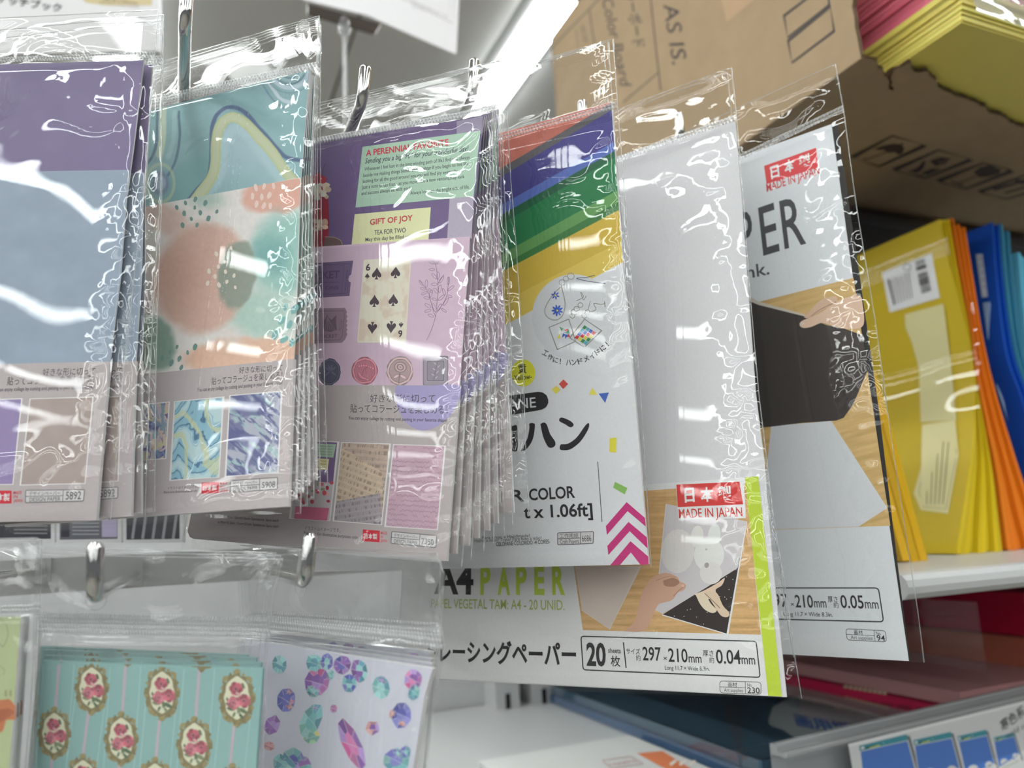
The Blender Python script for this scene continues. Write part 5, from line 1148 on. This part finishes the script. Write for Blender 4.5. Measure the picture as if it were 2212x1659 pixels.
def medallion(cx, cy, sc_, ytop):
    G1, G2, IV = (138, 128, 94), (160, 147, 106), (228, 222, 194)
    ok = lambda x, y: y > ytop+.03*(x-91)+1
    pts = []
    for i in range(48):
        t_ = 2*math.pi*i/48; k_ = 1+.07*math.cos(12*t_)+.05*math.cos(4*t_+.6)-.06*math.sin(t_)*-1; pts.append((cx+34*sc_*k_*math.cos(t_), max(cy+51*sc_*k_*math.sin(t_), ytop+.03*(cx-91)+1)))
    a.poly(pts, G1, 2)
    for i in range(24):
        t_ = 2*math.pi*(i+.5)/24; x, y = cx+33*sc_*math.cos(t_), cy+50*sc_*math.sin(t_)
        if ok(x, y-5): a.ell(x, y, (3.2+1.8*rr.random())*sc_, (2.2+1.4*rr.random())*sc_, G2 if i % 2 else (134, 122, 82), 3, t_, 7, .2, i)
    for dx, dy, an in ((-24, -38, -.8), (24, -38, .8), (-22, 40, .8), (22, 40, -.8), (0, -53, 0), (0, 53, 0)):
        if ok(cx+dx, cy+dy-8): a.ell(cx+dx*sc_, cy+dy*sc_, 8*sc_, 5*sc_, G2, 3, an, 9, .15, 3)
    pts = [(cx+25*sc_*math.cos(t_)*(1+.05*math.cos(10*t_)), max(cy+42*sc_*math.sin(t_)*(1+.04*math.cos(8*t_)), ytop+.03*(cx-91)+1)) for t_ in [2*math.pi*i/40 for i in range(40)]]
    a.poly(pts, IV, 4)
    if not ok(cx, cy-34): return
    for dx, dy, rx, an in ((-16, 14, 8, .6), (-12, 22, 9, .2), (12, 26, 10, .5), (3, 24, 8, 1.3), (-19, 4, 6, 1.2), (12, -24, 7, 1.2), (20, -2, 6, 1.0), (8, 36, 7, .9), (-6, 33, 6, 2)): a.ell(cx+dx*sc_, cy+dy*sc_, rx*sc_, rx*.42*sc_, rr.choice(((110, 126, 98), (92, 112, 88), (134, 144, 112))), 5, an, 9, .1, 4)
    a.line([(cx+2, cy+12), (cx+1, cy+34)], 1.4*sc_, (100, 116, 88), 5)
    for dx, dy, r_, c0_ in ((-2, -18, 13, (176, 92, 106)), (14, 6, 13, (188, 104, 118)), (-7, 10, 12.5, (200, 122, 134))):
        for i in range(6): t_ = i*1.05+dx; a.ell(cx+(dx+r_*.45*math.cos(t_))*sc_, cy+(dy+r_*.5*math.sin(t_))*sc_, r_*.62*sc_, r_*.55*sc_, tuple(np.clip(np.array(c0_)*(1+.16*((i*5) % 3-1)), 0, 240)), 6+i % 2, t_, 10, .1, i)
        a.ell(cx+dx*sc_, cy+dy*sc_, r_*.5*sc_, r_*.42*sc_, tuple(np.array(c0_)*.82), 8, .4, 9); a.ring(cx+dx*sc_, cy+dy*sc_, r_*.36*sc_, r_*.3*sc_, 1.2, (222, 150, 160), 9, .4, 10)
    a.ell(cx+2*sc_, cy-8*sc_, 6*sc_, 3*sc_, (222, 172, 176), 9, .5, 8)
for ri, lst in rows:
    for x, y in lst:
        cx, cy = kR((x, y))[0]
        medallion(cx, cy, 1.0+(cx-120)*.00022, 1428)
p.put(a)
p.copies([(f'clear bag of rose paper {w_} from the front', .0052*(i+1), (3-4*i, -9*(i+1)), -.25*i) for i, w_ in enumerate(('second', 'third'))]+[('clear bag of rose paper hindmost of its hook', .017, (-12, -22), -.5)])

p = Pack('memo_paper_pack', 'front clear bag of white paper printed with watercolour crystals', 'paper pack', P9, (655, 1256), [(520, 1178), (522, 1330), (470, 1880)],
         [(952, 1213), (960, 1240), (954, 1330), (960, 1395), (938, 1520), (922, 1659), (896, 1890)], (522, 1352), (958, 1404), .05, 97, group='clear bags with crystal paper', nv=130, film=FILM_HAZY, zh=20, pitch=6, flap=.8)
a = p.sheet('crystal_sheet', [(530, 1380), (935, 1444), (918, 1500), (905, 1580), (892, 1659), (868, 1880), (480, 1850)], (206, 206, 218), 0, .002)
def gem(x, y, rx, ry, rot, pal, n=8, seed=0):
    rr = random.Random(seed); cx, cy = kG((x, y))[0]; rx /= 3.136; ry /= 3.136; ca, sa = math.cos(rot), math.sin(rot)
    Tq = lambda u, v: (cx+rx*u*ca-ry*v*sa, cy+rx*u*sa+ry*v*ca)
    o_ = [(math.cos(2*math.pi*i/n+.3)*(1+.12*(rr.random()-.5)), math.sin(2*math.pi*i/n+.3)*(1+.12*(rr.random()-.5))) for i in range(n)]
    i_ = [(u*.48+.12*(rr.random()-.5), v*.5+.12*(rr.random()-.5)) for u, v in o_]
    a.poly([Tq(u*1.02, v*1.02) for u, v in o_], (222, 220, 232), 2)
    for i in range(n):
        j = (i+1) % n; cc = rr.choice(pal); f_ = .9+.25*rr.random()
        a.poly([Tq(*o_[i]), Tq(*o_[j]), Tq(*i_[j]), Tq(*i_[i])], tuple(np.clip(np.array(cc)*f_, 0, 240)), 3); a.line([Tq(*o_[i]), Tq(*i_[i])], .7, (224, 222, 236), 6)
    h_ = n//2
    for s_, e_ in ((0, h_), (h_, n)): a.poly([Tq(*i_[q % n]) for q in range(s_, e_+1)], tuple(np.clip(np.array(rr.choice(pal))*1.05, 0, 240)), 4)
    a.line([Tq(*i_[0]), Tq(*i_[h_])], .7, (224, 222, 236), 6)
TE, BL, PK, PU, YG, PE = [(120, 178, 180), (98, 150, 168), (150, 196, 196)], [(92, 96, 168), (110, 110, 180), (130, 130, 190)], [(196, 96, 150), (206, 130, 176), (172, 110, 170)], [(132, 92, 160), (150, 110, 176), (170, 140, 196)], [(150, 190, 150), (196, 206, 150), (120, 170, 160)], [(214, 160, 156), (200, 140, 150)]
for i, g_ in enumerate(((198, 958, 52, 66, 0, TE), (455, 1075, 84, 100, .2, PK+PU, 9), (435, 945, 60, 60, .2, TE, 7), (520, 940, 44, 60, .1, BL+TE, 7), (545, 1030, 28, 40, .3, TE, 6), (425, 1140, 50, 40, .6, TE, 6), (625, 960, 60, 66, .3, PU+BL, 8), (740, 1000, 56, 82, -.2, TE+PU, 8), (672, 1085, 52, 66, .0, TE+BL, 7), (888, 1115, 62, 82, -.1, TE), (890, 1060, 34, 28, .2, PU, 6), (1105, 1060, 62, 74, .1, PK+PU, 8), (1110, 1150, 40, 58, .3, TE, 6), (243, 1198, 66, 84, .05, BL, 8), (262, 1140, 26, 24, 0, PE, 6), (270, 1225, 32, 40, .4, PE, 6), (1025, 1300, 70, 92, .1, BL, 8), (965, 1290, 22, 36, .3, PE, 6), (1035, 1350, 32, 30, .3, PE, 6), (412, 1340, 66, 128, .45, YG+TE, 8), (440, 1252, 30, 20, 0, PU, 6), (415, 1445, 60, 50, -.3, YG+[(216, 190, 120)], 7), (567, 1257, 26, 30, 0, PK, 6), (828, 1388, 52, 54, .1, PU+PE, 5), (690, 1500, 62, 190, -.42, PU+PK, 8), (150, 1370, 56, 74, .5, PU, 6), (130, 1510, 40, 34, .2, PE, 6), (290, 1610, 80, 90, .5, TE+BL, 8), (200, 1620, 50, 60, .2, TE, 6), (360, 1640, 60, 70, -.4, TE+PU, 7), (990, 1610, 90, 80, .2, TE+BL, 8), (1050, 1560, 40, 60, .3, BL+TE, 6), (1000, 1560, 30, 40, -.2, TE, 6))): gem(*g_, seed=i+3)
p.put(a)
p.copies([(f'clear bag of crystal paper {w_} from the front', .0052*(i+1), (4*(i+1), -3*(i+1)), .3*(i+1)) for i, w_ in enumerate(('second', 'third'))]+[('clear bag of crystal paper hindmost of its hook', .017, (14, -12), 1.1)])

# ------------------------------------------------------------------ hooks and the bars that carry them
up_g, lo_g = .615, .585
def on(pl, px): return pl.at(px)
for lab, P, fwd, tip, lean in (('chrome hook carrying the lilac bags beyond the left edge', on(P1, (-120, 200)), .03, .022, 0), ('long chrome hook rising through the teal marble bag', on(P2, (398, 182)), .052, .03, .02), ('chrome hook with a turned up tip through the pink collage bag', on(P3, (772, 244)), .012, .019, .1),
                    ('chrome hook tip peeking over the collage bag, carrying the cellophane', on(P4, (1004, 236)), .012, .0235, .1), ('chrome hook of the tracing paper, hidden behind the cellophane', on(P5, (1245, 296)), .010, .018, 0), ('chrome hook of the carbon paper, hidden behind the tracing paper', on(P6, (1452, 316)), .010, .018, 0)):
    hook(lab, P, fwd, tip, up_g-float((P-O) @ G), .0030, lean)
for lab, P, fwd, tip, lean in (('chrome hook of the pale green bags beyond the left edge', on(P7, (-130, 1266)), .02, .018, 0), ('chrome hook tip standing over the rose paper bag', on(P8, (214, 1281)), .018, .0175, -.03), ('chrome hook tip standing over the crystal paper bag', on(P9, (652, 1254)), .012, .0185, .1)):
    hook(lab, P, fwd, tip, lo_g-float((P-O) @ G), .0030, lean)
m = MB(); hz = float(np.mean([(on(P2, (398, 182))-O)[2], (on(P4, (1004, 236))-O)[2]]))
hr = thing('hook_rail', 'grey steel rails behind the hanging bags that carry the chrome hooks', 'rail', W(up_g+.012, .1, .2))
for nm, gg, z_, s0, s1, hh in (('upper_bar', up_g+.002, .232, -.45, .408, .03), ('lower_bar', lo_g+.002, -.012, -.45, .408, .022)):
    m = MB(); m.box(W(gg, s0, z_-hh/2), S*(s1-s0), Z*hh, G*.01, M_rail); m.build(nm, hr)

# ------------------------------------------------------------------ packs hanging behind the lower row
rr = random.Random(31)
for lab, x0, x1, dark in (('blurred black paper pack with white border behind the lilac bags', -60, 118, (58, 58, 64)), ('blurred grey printed pack with lilac strip behind the rose bag', 122, 262, (98, 98, 106)), ('blurred charcoal striped pack beside the rail behind the marble bag', 266, 396, (64, 64, 70))):
    pl = Plane(at_depth((x0+x1)/2, 1150, .50), -unit(G*.2+np.array([0, 1., 0]))); r = thing('hanging_pack', lab, 'paper pack', pl.p((x0+x1)/2, 1080))
    a = Art(pl, 0); q = [(x0, 1060), (x1, 1060), (x1, 1172), (x0, 1174)]; a.poly(q, (206, 205, 206), 0); P = pl.p(*np.array(q, float).T); a.prism(P-pl.n*.0001, -pl.n*.004, ink((200, 200, 200)))
    a.poly([(x0+7, 1062), (x1-8, 1062), (x1-8, 1164), (x0+7, 1166)], dark, 1)
    if x0 == 122:
        a.poly([(x0+10, 1062), (x0+28, 1062), (x0+28, 1160), (x0+10, 1160)], (52, 50, 60), 2); a.poly([(x1-42, 1062), (x1-9, 1062), (x1-9, 1160), (x1-42, 1160)], (176, 166, 194), 2)
        for i in range(9): a.line([(x0+34, 1090+8*i), (x1-48, 1090+8*i)], 2, (168, 168, 174), 2)
    elif x0 == 266:
        for i in range(5): a.line([(x0+20+22*i, 1164), (x0+34+22*i, 1062)], 6, (150, 150, 156), 2)
    else:
        for i in range(8): a.line([(x0+90, 1096+8*i), (x1-16, 1096+8*i)], 2, (150, 150, 156), 2)
    part_of(r, 'printed_card', a)
    P = pl.p(np.array([x0-4., x1+4, x1+4, x0-4]), np.array([1050., 1050, 1178, 1178]), .003); m = MB(); m.add(P, [(0, 3, 2, 1)], FILM_BACK); part_of(r, 'clear_bag', m)
